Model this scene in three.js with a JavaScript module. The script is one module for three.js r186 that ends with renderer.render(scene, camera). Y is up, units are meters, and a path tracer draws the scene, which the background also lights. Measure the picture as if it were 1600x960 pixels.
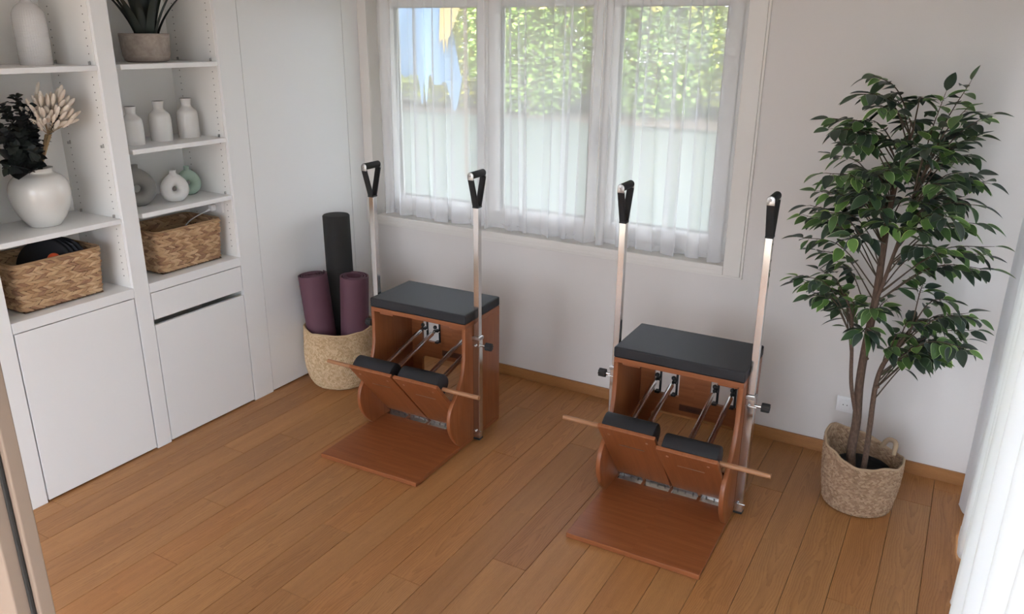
import * as THREE from 'three';
import { RoundedBoxGeometry } from 'three/addons/geometries/RoundedBoxGeometry.js';
import { mergeGeometries, toCreasedNormals } from 'three/addons/utils/BufferGeometryUtils.js';
import { RectAreaLightUniformsLib } from 'three/addons/lights/RectAreaLightUniformsLib.js';
import { createNoise2D, createNoise3D } from 'simplex-noise';

// ------------------------------------------------------------------ camera, sky, sun, exposure
RectAreaLightUniformsLib.init();
const scene = new THREE.Scene();
const renderer = new THREE.WebGLRenderer({ antialias: true });
renderer.toneMapping = THREE.LinearToneMapping;
renderer.toneMappingExposure = 3.55;
renderer.shadowMap.enabled = true;
renderer.shadowMap.type = THREE.PCFSoftShadowMap;
const camera = new THREE.PerspectiveCamera(42.42, 1600 / 960, 0.05, 200);
camera.position.set(3.288, 2.0, 3.878);
camera.rotation.order = 'YXZ';
camera.rotation.set(-0.3353, 0.5197, 0.0098);
scene.background = new THREE.Color().setRGB(1.90, 2.07, 2.33);   // bright even cloud layer
const sun = new THREE.DirectionalLight(new THREE.Color().setRGB(1, 0.94, 0.85), 4.5);
sun.position.set(-8, 16, -0.6); sun.target.position.set(0, 0, -2);
sun.castShadow = true; sun.shadow.mapSize.set(2048, 2048);
Object.assign(sun.shadow.camera, { left: -25, right: 25, top: 25, bottom: -25, near: 1, far: 70 });
scene.add(sun, sun.target);

// ------------------------------------------------------------------ helpers
let seedN = 12345;
const rnd = () => { seedN = (seedN * 1664525 + 1013904223) >>> 0; return seedN / 4294967296; };
const rr = (a, b) => a + (b - a) * rnd();
const n2 = createNoise2D(rnd), n3 = createNoise3D(rnd);
const V = (x, y, z) => new THREE.Vector3(x, y, z);
const lin = (r, g, b) => new THREE.Color().setRGB(r, g, b);
const taken = new Map();
function numbered(name) { const k = taken.get(name) ?? 0; taken.set(name, k + 1); return k ? `${name}_${String(k).padStart(3, '0')}` : name; }
function tag(o, label, category, group) { o.userData.label = label; if (category) o.userData.category = category; if (group) o.userData.group = group; return o; }
function thing(name, label, category, [x, y, z] = [0, 0, 0], group) {
  const o = new THREE.Group(); o.name = numbered(name); o.position.set(x, y, z); scene.add(o); return tag(o, label, category, group);
}
function structure(name, label) { const o = new THREE.Group(); o.name = numbered(name); o.userData.kind = 'structure'; if (label) o.userData.label = label; scene.add(o); return o; }
function flat(g) { const q = g.index ? g.toNonIndexed() : g; for (const k of Object.keys(q.attributes)) if (!['position', 'normal', 'uv', 'color'].includes(k)) q.deleteAttribute(k); return q; }
function merge(list) {
  const gs = list.map(flat); const hasC = gs.some((g) => g.attributes.color);
  for (const g of gs) {
    if (!g.attributes.uv) g.setAttribute('uv', new THREE.BufferAttribute(new Float32Array(g.attributes.position.count * 2), 2));
    if (!g.attributes.normal) g.computeVertexNormals();
    if (hasC && !g.attributes.color) g.setAttribute('color', new THREE.BufferAttribute(new Float32Array(g.attributes.position.count * 3).fill(1), 3));
  }
  return mergeGeometries(gs);
}
function part(name, geo, mat, parent, label) {
  const m = new THREE.Mesh(Array.isArray(geo) ? merge(geo) : geo, mat); m.name = name; m.castShadow = m.receiveShadow = true;
  if (label) m.userData.label = label; (parent ?? scene).add(m); return m;
}
function solo(name, geo, mat, label, category, [x, y, z] = [0, 0, 0], group) {
  const m = part(numbered(name), geo, mat, scene); m.position.set(x, y, z); return tag(m, label, category, group);
}
// uv in metres from the dominant axis of each face
function uvMetres(g, grain = 'y') {
  const q = flat(g), p = q.attributes.position, uv = new Float32Array(p.count * 2), a = V(), b = V(), c = V();
  for (let i = 0; i < p.count; i += 3) {
    a.fromBufferAttribute(p, i); b.fromBufferAttribute(p, i + 1); c.fromBufferAttribute(p, i + 2);
    const n = b.clone().sub(a).cross(c.clone().sub(a)); const ax = Math.abs(n.x), ay = Math.abs(n.y), az = Math.abs(n.z);
    [a, b, c].forEach((v, k) => {
      let s, t;
      if (ay >= ax && ay >= az) { s = v.x; t = v.z; } else if (ax >= az) { s = v.z; t = v.y; } else { s = v.x; t = v.y; }
      if (grain === 'x') [s, t] = [t, s];
      uv[(i + k) * 2] = s; uv[(i + k) * 2 + 1] = t;
    });
  }
  q.setAttribute('uv', new THREE.BufferAttribute(uv, 2)); return q;
}
function box(w, h, d, x = 0, y = 0, z = 0, r = 0.0015, grain = 'y') {
  const g = r > 0 ? new RoundedBoxGeometry(w, h, d, 1, Math.min(r, w / 2.01, h / 2.01, d / 2.01)) : new THREE.BoxGeometry(w, h, d);
  g.translate(x, y, z); return uvMetres(g, grain);
}
const span = (x0, x1, y0, y1, z0, z1, r, grain) => box(x1 - x0, y1 - y0, z1 - z0, (x0 + x1) / 2, (y0 + y1) / 2, (z0 + z1) / 2, r, grain);
function cyl(r0, r1, h, seg = 20, open = false) { return new THREE.CylinderGeometry(r0, r1, h, seg, 1, open); }
function rod(a, b, r, seg = 12, r2 = r) {
  const d = b.clone().sub(a), g = cyl(r2, r, d.length(), seg);
  g.applyQuaternion(new THREE.Quaternion().setFromUnitVectors(V(0, 1, 0), d.normalize())); const m = a.clone().add(b).multiplyScalar(0.5);
  return g.translate(m.x, m.y, m.z);
}
function lathe(pts, seg = 40) { return new THREE.LatheGeometry(pts.map(([x, y]) => new THREE.Vector2(x, y)), seg); }
function smoothProfile(pts, n = 40) { return new THREE.SplineCurve(pts.map(([x, y]) => new THREE.Vector2(x, y))).getPoints(n).map((p) => [Math.max(0, p.x), p.y]); }
function tube(points, r, seg = 24, rad = 8) { return new THREE.TubeGeometry(new THREE.CatmullRomCurve3(points), seg, r, rad, false); }
// tapering tube
function limb(points, radii, seg = 20, rad = 8) {
  const c = new THREE.CatmullRomCurve3(points), f = c.computeFrenetFrames(seg, false), pos = [], idx = [], uv = [];
  for (let i = 0; i <= seg; i++) {
    const t = i / seg, p = c.getPoint(t), k = t * (radii.length - 1), j = Math.min(radii.length - 2, Math.floor(k)), r = radii[j] + (radii[j + 1] - radii[j]) * (k - j);
    for (let q = 0; q <= rad; q++) { const a = q / rad * Math.PI * 2; const v = f.normals[i].clone().multiplyScalar(Math.cos(a) * r).addScaledVector(f.binormals[i], Math.sin(a) * r).add(p); pos.push(v.x, v.y, v.z); uv.push(q / rad, t * 4); }
  }
  for (let i = 0; i < seg; i++) for (let q = 0; q < rad; q++) { const a = i * (rad + 1) + q, b = a + rad + 1; idx.push(a, b, a + 1, b, b + 1, a + 1); }
  const g = new THREE.BufferGeometry(); g.setAttribute('position', new THREE.Float32BufferAttribute(pos, 3)); g.setAttribute('uv', new THREE.Float32BufferAttribute(uv, 2)); g.setIndex(idx); g.computeVertexNormals(); return g;
}
function texture(w, h, fn, srgb = true) {
  const data = new Uint8Array(w * h * 4);
  for (let y = 0; y < h; y++) for (let x = 0; x < w; x++) { const c = fn(x, y), o = (y * w + x) * 4; data[o] = c[0]; data[o + 1] = c[1]; data[o + 2] = c[2]; data[o + 3] = 255; }
  const t = new THREE.DataTexture(data, w, h); t.wrapS = t.wrapT = THREE.RepeatWrapping; t.magFilter = THREE.LinearFilter; t.minFilter = THREE.LinearMipmapLinearFilter; t.generateMipmaps = true;
  if (srgb) t.colorSpace = THREE.SRGBColorSpace; t.needsUpdate = true; return t;
}
const std = (color, roughness = 0.6, more = {}) => new THREE.MeshStandardMaterial({ color, roughness, ...more });
const fract = (x) => x - Math.floor(x), clamp = (x, a, b) => Math.min(b, Math.max(a, x)), mixc = (a, b, t) => a.map((v, i) => v + (b[i] - v) * t);

// ------------------------------------------------------------------ materials
const plasterBump = texture(256, 256, (x, y) => { const v = 128 + 50 * n2(x / 9, y / 9) + 40 * n2(x / 3.2, y / 3.2); return [v, v, v]; }, false); plasterBump.repeat.set(3, 3);
const M = {};
M.wall = std(lin(0.70, 0.665, 0.64), 0.92, { bumpMap: plasterBump, bumpScale: 0.0004 });
M.ceiling = std(lin(0.84, 0.84, 0.835), 0.95);
M.cabinet = std(lin(0.84, 0.84, 0.835), 0.42);
M.cabinetInside = std(lin(0.85, 0.835, 0.80), 0.5);
M.trim = std(lin(0.74, 0.71, 0.67), 0.45);
M.sash = std(lin(0.87, 0.86, 0.83), 0.4);
M.black = std(lin(0.012, 0.012, 0.013), 0.5);
M.dark = std(lin(0.02, 0.018, 0.016), 0.8);
M.subfloor = std(lin(0.22, 0.15, 0.09), 0.9);
M.hole = std(lin(0.06, 0.05, 0.045), 0.8);  // dark gasket and screw tone; also the painted shade of the peg holes
M.chrome = std(lin(0.62, 0.61, 0.60), 0.14, { metalness: 1 });
M.steel = std(lin(0.42, 0.41, 0.40), 0.3, { metalness: 1 });
M.spring = std(lin(0.92, 0.91, 0.90), 0.26, { metalness: 1 });
M.rubber = std(lin(0.014, 0.014, 0.015), 0.62);
M.white = std(lin(0.8, 0.8, 0.8), 0.4);
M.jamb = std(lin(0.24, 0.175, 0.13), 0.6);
M.glass = new THREE.MeshPhysicalMaterial({ color: lin(1, 1, 1), roughness: 0.02, transmission: 1, thickness: 0, ior: 1.5 });
M.sheer = new THREE.MeshPhysicalMaterial({ color: lin(0.92, 0.92, 0.93), roughness: 0.56, transmission: 0.73, thickness: 0, ior: 1.1, side: THREE.DoubleSide });
M.sheerLong = new THREE.MeshPhysicalMaterial({ color: lin(0.86, 0.87, 0.90), roughness: 0.85, transmission: 0.38, thickness: 0, ior: 1.1, side: THREE.DoubleSide });
const leatherBump = texture(256, 256, (x, y) => { const v = 128 + 60 * n2(x / 4, y / 4) + 40 * n2(x / 2, y / 2); return [v, v, v]; }, false); leatherBump.repeat.set(8, 8);
M.leather = std(lin(0.009, 0.010, 0.014), 0.58, { bumpMap: leatherBump, bumpScale: 0.0003 });
M.foam = std(lin(0.013, 0.013, 0.014), 0.8, { bumpMap: leatherBump, bumpScale: 0.0005 });

// oak boards: six cuts of grain, 0.15 m x 1.8 m each
function oakTexture(k) {
  const W = 256, H = 1792, off = k * 37.7, cathedral = k % 3 !== 1;
  return texture(W, H, (px, py) => {
    const x = px / W * 0.15, y = py / H * 1.8;
    const wob = 0.012 * n2(y * 1.3 + off, 3.1) + 0.004 * n2(y * 4 + off, 8.2);
    const cx = cathedral ? 0.075 + wob * 1.4 : -0.12 + wob, d = cathedral ? 0.034 + 0.030 * n2(y * 0.42 + off, 21.5) + 0.006 * n2(y * 1.3 + off, 5.5) : 0.08;
    const r = Math.sqrt((x - cx) ** 2 + d * d) + 0.0012 * n2(x * 60, y * 7 + off) + 0.0006 * n2(x * 200 + off, y * 20);
    const ring = fract(r * (cathedral ? 150 : 210)), late = Math.pow(ring, 2.4);
    const fibre = n2(x * 900 + off, y * 9) * 0.5 + n2(x * 420 + off, y * 4) * 0.5;
    const pore = Math.max(0, n2(x * 1500 + off * 3, y * 26) - 0.45) * (0.35 + 0.9 * late);
    const broad = n2(x * 14 + off, y * 1.1 + off) * 0.5 + n2(x * 30, y * 2.4 + off) * 0.3;
    const t = clamp(0.30 + 0.27 * late + 0.11 * fibre + 0.17 * broad + 0.55 * pore, 0, 1);
    const c = mixc([203, 152, 100], [128, 82, 45], t); return c;
  });
}
const oaks = [0, 1, 2, 3, 4, 5].map(oakTexture);
const oakTones = [[1, 1, 1], [0.9, 0.88, 0.86], [1.1, 1.1, 1.08], [0.84, 0.78, 0.76], [1.02, 0.96, 0.9]];
const oakMats = oaks.map((t) => oakTones.map((c) => std(lin(0.84 * c[0], 0.80 * c[1], 0.74 * c[2]), 0.46, { map: t })));
const oakBoard = oaks[1].clone(); oakBoard.repeat.set(1 / 0.15, 1 / 1.8); oakBoard.needsUpdate = true;
M.oakPlain = std(lin(0.80, 0.74, 0.66), 0.45, { map: oakBoard });
const maple = texture(512, 1024, (px, py) => {
  const x = px / 512, y = py / 1024, u = Math.cos(x * 6.283) , v = Math.sin(x * 6.283);
  const t = clamp(0.45 + 0.16 * n3(u * 3, v * 3, y * 2.2) + 0.13 * n3(u * 14, v * 14, y * 3) + 0.08 * n3(u * 60, v * 60, y * 10), 0, 1);
  return mixc([176, 108, 66], [128, 70, 38], t);
}); maple.repeat.set(1.8, 1.2);
M.maple = std(lin(0.80, 0.80, 0.80), 0.36, { map: maple });
const plyTex = texture(8, 128, (x, y) => { const s = Math.floor(y / 128 * 9) % 2; return s ? [176, 116, 84] : [142, 84, 56]; }); plyTex.repeat.set(1, 40);
M.mapleEdge = std(lin(0.95, 0.9, 0.88), 0.4, { map: maple });
M.screw = std(lin(0.5, 0.3, 0.2), 0.35, { metalness: 0.5 });
M.dowel = std(lin(0.36, 0.17, 0.08), 0.4);

// ------------------------------------------------------------------ the room
const WH = 2.5;                                        // ceiling height
function wallWithHoles(name, label, axis, at, thick, a0, a1, holes, mat = M.wall, y1 = WH) {
  const shape = new THREE.Shape(); shape.moveTo(a0, 0); shape.lineTo(a1, 0); shape.lineTo(a1, y1); shape.lineTo(a0, y1);
  for (const [h0, h1, v0, v1] of holes) { const p = new THREE.Path(); p.moveTo(h0, v0); p.lineTo(h0, v1); p.lineTo(h1, v1); p.lineTo(h1, v0); shape.holes.push(p); }
  const g = new THREE.ExtrudeGeometry(shape, { depth: thick, bevelEnabled: false });
  if (axis === 'z') g.translate(0, 0, at); else { g.rotateY(-Math.PI / 2); g.translate(at + thick, 0, 0); }
  const o = part(numbered(name), uvMetres(g), mat, scene); o.userData.kind = 'structure'; o.userData.label = label; return o;
}
// back wall with the window opening
wallWithHoles('wall_back', 'white wall below and beside the curtained window', 'z', -0.3, 0.3, -0.42, 3.98, [[0.065, 2.305, 0.86, 2.26]]);
wallWithHoles('wall_left', 'white wall behind the built-in cupboards', 'x', -0.56, 0.16, 0, 5.03, []);
wallWithHoles('wall_right', 'white wall with the wide glazed opening behind the long sheer curtain', 'x', 3.70, 0.28, 0, 5.03, [[0.30, 3.7, 0.06, 2.28], [3.85, 4.65, 0.06, 2.38]]);
wallWithHoles('wall_rear', 'white wall with two glass doors', 'z', 4.75, 0.28, -0.42, 3.98, [[-0.3, 1.65, 0.04, 2.40], [1.75, 3.6, 0.04, 2.40]]);
{ const c = part('ceiling', span(-0.56, 4.2, WH, WH + 0.25, -1.5, 5.1, 0), M.ceiling, scene); c.userData.kind = 'structure'; c.userData.label = 'plain white ceiling with an added overhang shading the windows'; }  // runs past the walls as an added overhang that dims the curtains

// oak floor: every board its own mesh
{
  const floor = structure('floor', 'oak plank floor with warm brown grain');
  part('subfloor', span(-0.56, 3.98, -0.25, -0.0125, -0.3, 5.03, 0), M.subfloor, floor);
  part('rear_boards', span(-0.4, 3.7, -0.012, 0, 4.05, 4.75, 0), M.oakPlain, floor);
  const W = 0.15, gap = 0.0016, ch = 0.0009, cache = new Map();
  function plankGeo(w, L, u0) {
    const key = w.toFixed(4) + '|' + L.toFixed(3) + '|' + u0; if (cache.has(key)) return cache.get(key);
    const a = w / 2 - gap / 2, b = L / 2 - gap / 2, P = [], U = [];
    const ring = (k, y) => [[-a + k, y, -b + k], [a - k, y, -b + k], [a - k, y, b - k], [-a + k, y, b - k]];
    const T = ring(ch, 0), C = ring(0, -ch), B = ring(0, -0.012);
    const put = (v) => { P.push(...v); U.push((v[0] + w / 2) / 0.15, (v[2] + L / 2) / 1.8 + u0); };
    const quad = (p, q, r, s) => { put(p); put(r); put(q); put(p); put(s); put(r); };
    quad(T[0], T[1], T[2], T[3]);
    for (let i = 0; i < 4; i++) { const j = (i + 1) % 4; quad(T[j], T[i], C[i], C[j]); quad(C[j], C[i], B[i], B[j]); }
    const g = new THREE.BufferGeometry(); g.setAttribute('position', new THREE.Float32BufferAttribute(P, 3)); g.setAttribute('uv', new THREE.Float32BufferAttribute(U, 2)); g.computeVertexNormals();
    cache.set(key, g); return g;
  }
  // cuts read off the photograph, one per row where one is seen
  const cut = { '-1': 2.25, 0: 0.62, 1: 1.515, 2: 1.275, 3: 1.89, 4: 2.263, 5: 1.2, 6: 0.4, 7: 1.76, 8: 2.158, 9: 0.857, 10: 1.877, 11: 0.584, 12: 1.595, 13: 0.33, 14: 2.05, 15: 0.95, 16: 1.75, 17: 2.3, 18: 1.62, 19: 0.24, 20: 1.155, 21: 0.278, 22: 1.9 };
  const tones = { 11: 1, 12: 3, 5: 2, 19: 0 };
  let n = 0;
  for (let k = -1; k <= 23; k++) {
    const x0 = Math.max(-0.05, 0.105 + 0.15 * (k - 0)), x1 = Math.min(3.70, 0.105 + 0.15 * (k + 1)); if (x1 - x0 < 0.02) continue;
    const c = cut[k] ?? rr(0.5, 2.4), ends = [0]; let e = c - Math.ceil(c / 1.8) * 1.8; const list = [];
    for (let q = e; q < 4.05 + 1.8; q += 1.8) list.push(q);
    let zs = [0, ...list.filter((q) => q > 0.06 && q < 4.0), 4.05];
    for (let i = 0; i + 1 < zs.length; i++) {
      const L = zs[i + 1] - zs[i], v = Math.floor(rnd() * 6), tone = (k === 11 && zs[i] > 0.5 && zs[i] < 1.5) ? 1 : (k === 12 && zs[i] < 0.5) ? 3 : (k === 4 && i === 0) ? 2 : [0, 0, 2, 4, 1, 0][Math.floor(rnd() * 6)];
      const m = part(n ? `plank_${String(n).padStart(3, '0')}` : 'plank', plankGeo(x1 - x0, L, Math.floor(rnd() * 8) / 8), oakMats[v][tone], floor);
      m.position.set((x0 + x1) / 2, 0, (zs[i] + zs[i + 1]) / 2); n++;
    }
  }
}
{ const b = part('baseboard_back', [span(0.002, 3.70, 0, 0.064, 0.0, 0.013, 0.002, 'x')], M.oakPlain, scene); b.userData.kind = 'structure'; b.userData.label = 'low oak skirting board along the window wall'; }

// ------------------------------------------------------------------ window in the back wall: trim, frame, three sashes, panes
{
  const t = structure('trim_1', 'cream painted window surround and sill');
  part('casing', [span(0.0, 0.068, 0.842, 2.36, 0, 0.014, 0.003), span(2.302, 2.388, 0.842, 2.36, 0, 0.014, 0.003), span(0.068, 2.302, 0.842, 0.89, 0, 0.014, 0.003), span(0.068, 2.302, 2.255, 2.36, 0, 0.014, 0.003)], M.trim, t);
  part('casing_bead', [span(2.388, 2.400, 0.83, 2.37, 0, 0.009, 0.002), span(0, 2.400, 0.830, 0.842, 0, 0.009, 0.002)], M.trim, t);
  part('reveal', [span(0.055, 0.069, 0.862, 2.26, -0.29, 0.004, 0), span(2.301, 2.315, 0.862, 2.26, -0.29, 0.004, 0), span(0.069, 2.301, 2.252, 2.27, -0.29, 0.004, 0)], M.trim, t);
  part('window_sill', [span(0.069, 2.301, 0.862, 0.888, -0.29, 0.016, 0.003)], M.trim, t);
  const w = structure('window_1', 'white framed three part window behind the sheer curtains');
  const zf0 = -0.17, zf1 = -0.105;
  part('frame', [span(0.07, 0.115, 0.889, 2.25, zf0, zf1), span(2.255, 2.30, 0.889, 2.25, zf0, zf1), span(0.115, 2.255, 0.889, 0.925, zf0, zf1), span(0.115, 2.255, 2.21, 2.25, zf0, zf1), span(0.832, 0.868, 0.925, 2.21, zf0, zf1), span(1.542, 1.578, 0.925, 2.21, zf0, zf1)], M.sash, w);
  for (const [a, b, hx] of [[0.117, 0.845, 0.805], [0.855, 1.555, 1.515], [1.565, 2.253, 1.60]]) {
    const s = part('sash', [span(a, a + 0.072, 0.928, 2.205, -0.15, -0.088, 0.005), span(b - 0.072, b, 0.928, 2.205, -0.15, -0.088, 0.005), span(a + 0.072, b - 0.072, 0.928, 1.018, -0.15, -0.088, 0.005), span(a + 0.072, b - 0.072, 2.128, 2.205, -0.15, -0.088, 0.005)], M.sash, w);
    part('pane', span(a + 0.068, b - 0.068, 1.012, 2.134, -0.126, -0.122, 0), M.glass, s);
    part('gasket', [span(a + 0.072, b - 0.072, 1.018, 1.022, -0.13, -0.092, 0), span(a + 0.072, a + 0.076, 1.018, 2.128, -0.13, -0.092, 0), span(b - 0.076, b - 0.072, 1.018, 2.128, -0.13, -0.092, 0), span(a + 0.072, b - 0.072, 2.124, 2.128, -0.13, -0.092, 0)], M.hole, s);
    part('handle', [box(0.026, 0.07, 0.01, hx, 1.50, -0.083, 0.003), box(0.02, 0.12, 0.014, hx, 1.455, -0.066, 0.004)], M.white, s, 'pale turn handle');
  }
  part('hinge', [rod(V(2.285, 0.99, -0.085), V(2.285, 1.08, -0.085), 0.006, 8)], M.steel, w);
  part('hinge', [rod(V(2.285, 2.08, -0.085), V(2.285, 2.17, -0.085), 0.006, 8)], M.steel, w);
}
// sheer hanging cloth: wavy sheet from a path of folds
function sheet(path, y0, y1, nu, nv, hem = 0.02, flare = 1) {
  const pos = [], uv = [], idx = [];
  for (let j = 0; j <= nv; j++) for (let i = 0; i <= nu; i++) {
    const v = j / nv, u = i / nu, p = path(u, 1 - v), y = y0 + (y1 - y0) * v + (j === 0 ? hem * n2(u * 7, 4.4) : 0);
    pos.push(p[0], y, p[1]); uv.push(u, v);
  }
  for (let j = 0; j < nv; j++) for (let i = 0; i < nu; i++) { const a = j * (nu + 1) + i, b = a + nu + 1; idx.push(a, a + 1, b, b, a + 1, b + 1); }
  const g = new THREE.BufferGeometry(); g.setAttribute('position', new THREE.Float32BufferAttribute(pos, 3)); g.setAttribute('uv', new THREE.Float32BufferAttribute(uv, 2)); g.setIndex(idx); g.computeVertexNormals(); return g;
}
[[0.105, 0.848, 1.3, 'white sheer curtain over the pane nearest the cupboards'], [0.856, 1.560, 6.1, 'white sheer curtain over the middle window pane'], [1.568, 2.292, 9.7, 'white sheer curtain over the pane nearest the ficus tree']].forEach(([a, b, s, label], q) => {
  const path = (u, low) => {
    const w = u + 0.045 * n2(u * 2.6 + s, 1.7 + low * 0.25), k = 5.5, ph = w * k * Math.PI * 2, f = 0.5 + 0.5 * n2(u * 3.7 + s, 7.3);
    const amp = (0.016 + 0.012 * f) * (0.45 + 0.75 * low);
    return [a + (b - a) * u + ((0.008 + 0.024 * f) * Math.sin(ph * 2 + s) * (0.75 + 0.25 * low) + 0.012 * low * n2(u * 2.5 + s, 3.3)) * Math.min(1, u * 12, (1 - u) * 12), -0.040 + amp * Math.sin(ph) + 0.004 * Math.sin(ph * 2.3 + s)];
  };
  const c = thing('sheer_curtain', label, 'curtain', [0, 0, 0], 'sheer curtains in the window');
  part('cloth', sheet(path, 0.900, 2.235, 320, 26, 0.010), M.sheer, c);
  part('hem', sheet(path, 0.900, 0.930, 320, 1, 0.010).translate(0, 0, 0.0012), M.sheer, c);
  part('curtain_rod', rod(V(a + 0.005, 2.236, -0.044), V(b - 0.005, 2.236, -0.044), 0.005, 8), M.white, c);
});
// glazed openings in the other walls
function glazing(name, label, axis, at, a0, a1, y0, y1, n) {
  const w = structure(name, label), S = (p0, p1, q0, q1, d0, d1) => axis === 'z' ? span(p0, p1, q0, q1, at + d0, at + d1, 0.003) : span(at + d0, at + d1, q0, q1, p0, p1, 0.003);
  part('frame', [S(a0, a0 + 0.06, y0, y1, 0, 0.08), S(a1 - 0.06, a1, y0, y1, 0, 0.08), S(a0 + 0.06, a1 - 0.06, y0, y0 + 0.06, 0, 0.08), S(a0 + 0.06, a1 - 0.06, y1 - 0.06, y1, 0, 0.08)], M.sash, w);
  for (let i = 1; i < n; i++) { const c = a0 + (a1 - a0) * i / n; part('mullion', S(c - 0.04, c + 0.04, y0 + 0.06, y1 - 0.06, 0.01, 0.07), M.sash, w); }
  for (let i = 0; i < n; i++) { const p = a0 + 0.06 + (a1 - a0 - 0.12) * i / n, q = a0 + 0.06 + (a1 - a0 - 0.12) * (i + 1) / n; part('pane', S(p, q, y0 + 0.06, y1 - 0.06, 0.036, 0.042), M.glass, w); }
}
glazing('window_2', 'wide glazing behind the long curtain', 'x', 3.80, 0.30, 3.7, 0.06, 2.28, 3);
glazing('added_window_3', 'unseen side window added to brighten the cupboards', 'x', 3.80, 3.85, 4.65, 0.06, 2.38, 1);  // unseen opening added to let more sky light reach the cupboards
glazing('door_2', 'glass door in the rear wall', 'z', 4.85, -0.3, 1.65, 0.04, 2.40, 2);
glazing('door_3', 'glass door in the rear wall', 'z', 4.85, 1.75, 3.6, 0.04, 2.40, 2);
// long sheer curtain on the glazed side
{
  const c = thing('long_curtain', 'floor length white sheer curtain hanging in folds beside the ficus tree', 'curtain');
  const path = (u, low) => {
    const z = 0.17 + 3.3 * u, ph = (z - 0.17) / 0.36 * Math.PI * 2 + 0.5 * n2(z * 1.5, 2.2);
    return [3.555 - 0.052 * Math.cos(ph) * (0.75 + 0.35 * low) + 0.016 * Math.sin(ph * 2.1 + 1) + 0.012 * n2(z * 2, low * 0.8), z + 0.03 * Math.sin(ph + 0.8) * low];
  };
  part('cloth', sheet(path, 0.012, 2.44, 420, 30, 0.012), M.sheerLong, c);
  part('hem', sheet(path, 0.012, 0.05, 420, 1, 0.012).translate(-0.0015, 0, 0), M.sheerLong, c);
  part('curtain_track', span(3.535, 3.575, 2.445, 2.499, 0.1, 3.6, 0.002), M.white, c);
}
// edge of the open door close to the camera
{
  const d = structure('door_1', 'beige edge of an open door with a dark seal at the edge of the picture');
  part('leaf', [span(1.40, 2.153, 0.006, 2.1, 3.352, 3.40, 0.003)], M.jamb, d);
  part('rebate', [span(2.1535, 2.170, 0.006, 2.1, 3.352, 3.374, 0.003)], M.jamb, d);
  part('seal', [span(2.1535, 2.1595, 0.006, 2.1, 3.3745, 3.381, 0.002)], M.dark, d);
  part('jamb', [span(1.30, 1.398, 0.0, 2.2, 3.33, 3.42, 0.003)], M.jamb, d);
}

// ------------------------------------------------------------------ built-in cupboards along the left wall (fronts at x = 0)
const DEP = 0.36, SH = 0.022;
function pegHoleDiscs(zPlane, face) {        // two columns of dark discs painted as the shade in shelf-peg holes
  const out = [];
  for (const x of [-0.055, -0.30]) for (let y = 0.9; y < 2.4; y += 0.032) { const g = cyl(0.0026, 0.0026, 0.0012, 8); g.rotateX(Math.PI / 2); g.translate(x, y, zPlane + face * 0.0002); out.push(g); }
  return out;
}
function bookcase(z0, z1, label, cfg) {   // z0 < z1: clear width between the stiles
  const c = thing('bookcase', label, 'bookcase', [0, 0, (z0 + z1) / 2], 'built-in cupboards'), h = (z1 - z0) / 2, o = (z0 + z1) / 2;
  for (const s of [-1, 1]) {
    const p = part('side_panel', span(-DEP, -0.0205, 0.0, 2.42, s > 0 ? h : -h - 0.018, s > 0 ? h + 0.018 : -h, 0.001), M.cabinetInside, c);
    const holes = part('peg_hole_discs', pegHoleDiscs(s * h, -s), M.hole, p); holes.userData.kind = 'stuff';
  }
  part('back_panel', span(-DEP - 0.008, -DEP, 0.0, 2.42, -h - 0.018, h + 0.018, 0.001), M.cabinetInside, c);
  part('bottom_panel', span(-DEP, -0.0205, 0.806, 0.845, -h, h, 0.001), M.cabinet, c);
  part('base_rail', span(-0.02, 0, 0.800, 0.846, -h, h, 0.0012), M.cabinet, c);
  for (const y of cfg.shelves) {
    const s = part('shelf', span(-DEP + 0.002, -0.008, y - SH, y, -h + 0.0015, h - 0.024, 0.0015), M.cabinet, c);
    for (const px of [-0.055, -0.30]) part('shelf_peg', box(0.008, 0.014, 0.008, px, y + 0.008, -h + 0.004, 0.001), M.steel, s);
  }
  if (cfg.pegs) for (const y of cfg.pegs) for (const px of [-0.055, -0.30]) part('shelf_peg', box(0.01, 0.012, 0.012, px, y, -h + 0.006, 0.001), M.steel, c);
  for (const [y0, y1, a, b, name] of cfg.fronts) part(name, span(-0.0195, -0.0005, y0, y1, -h + a, h - b, 0.0012), M.cabinet, c);
  part('floor_panel', span(-DEP, -0.024, 0.012, 0.03, -h, h, 0.001), M.cabinet, c);
  part('plinth', span(-0.09, -0.075, 0, 0.0115, -h, h, 0), M.cabinet, c);
  for (const [a, b] of cfg.stiles) part('stile', span(-0.02, 0, 0.0, 2.42, a - o, b - o, 0.0012), M.cabinet, c);
  return c;
}
bookcase(1.702, 2.264, 'white built-in bookcase with a single plain door and the wicker basket of dark discs', { shelves: [1.846, 1.177], pegs: [1.50], fronts: [[0.009, 0.7955, 0.0045, 0.0045, 'door']], stiles: [[2.266, 2.345]] });
bookcase(1.062, 1.619, 'white built-in bookcase with a shallow drawer above its door', { shelves: [1.846, 1.475, 1.180], fronts: [[0.662, 0.7955, 0.0045, 0.004, 'drawer'], [0.009, 0.634, 0.0045, 0.004, 'door']], stiles: [[1.6205, 1.7005]] });
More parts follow.
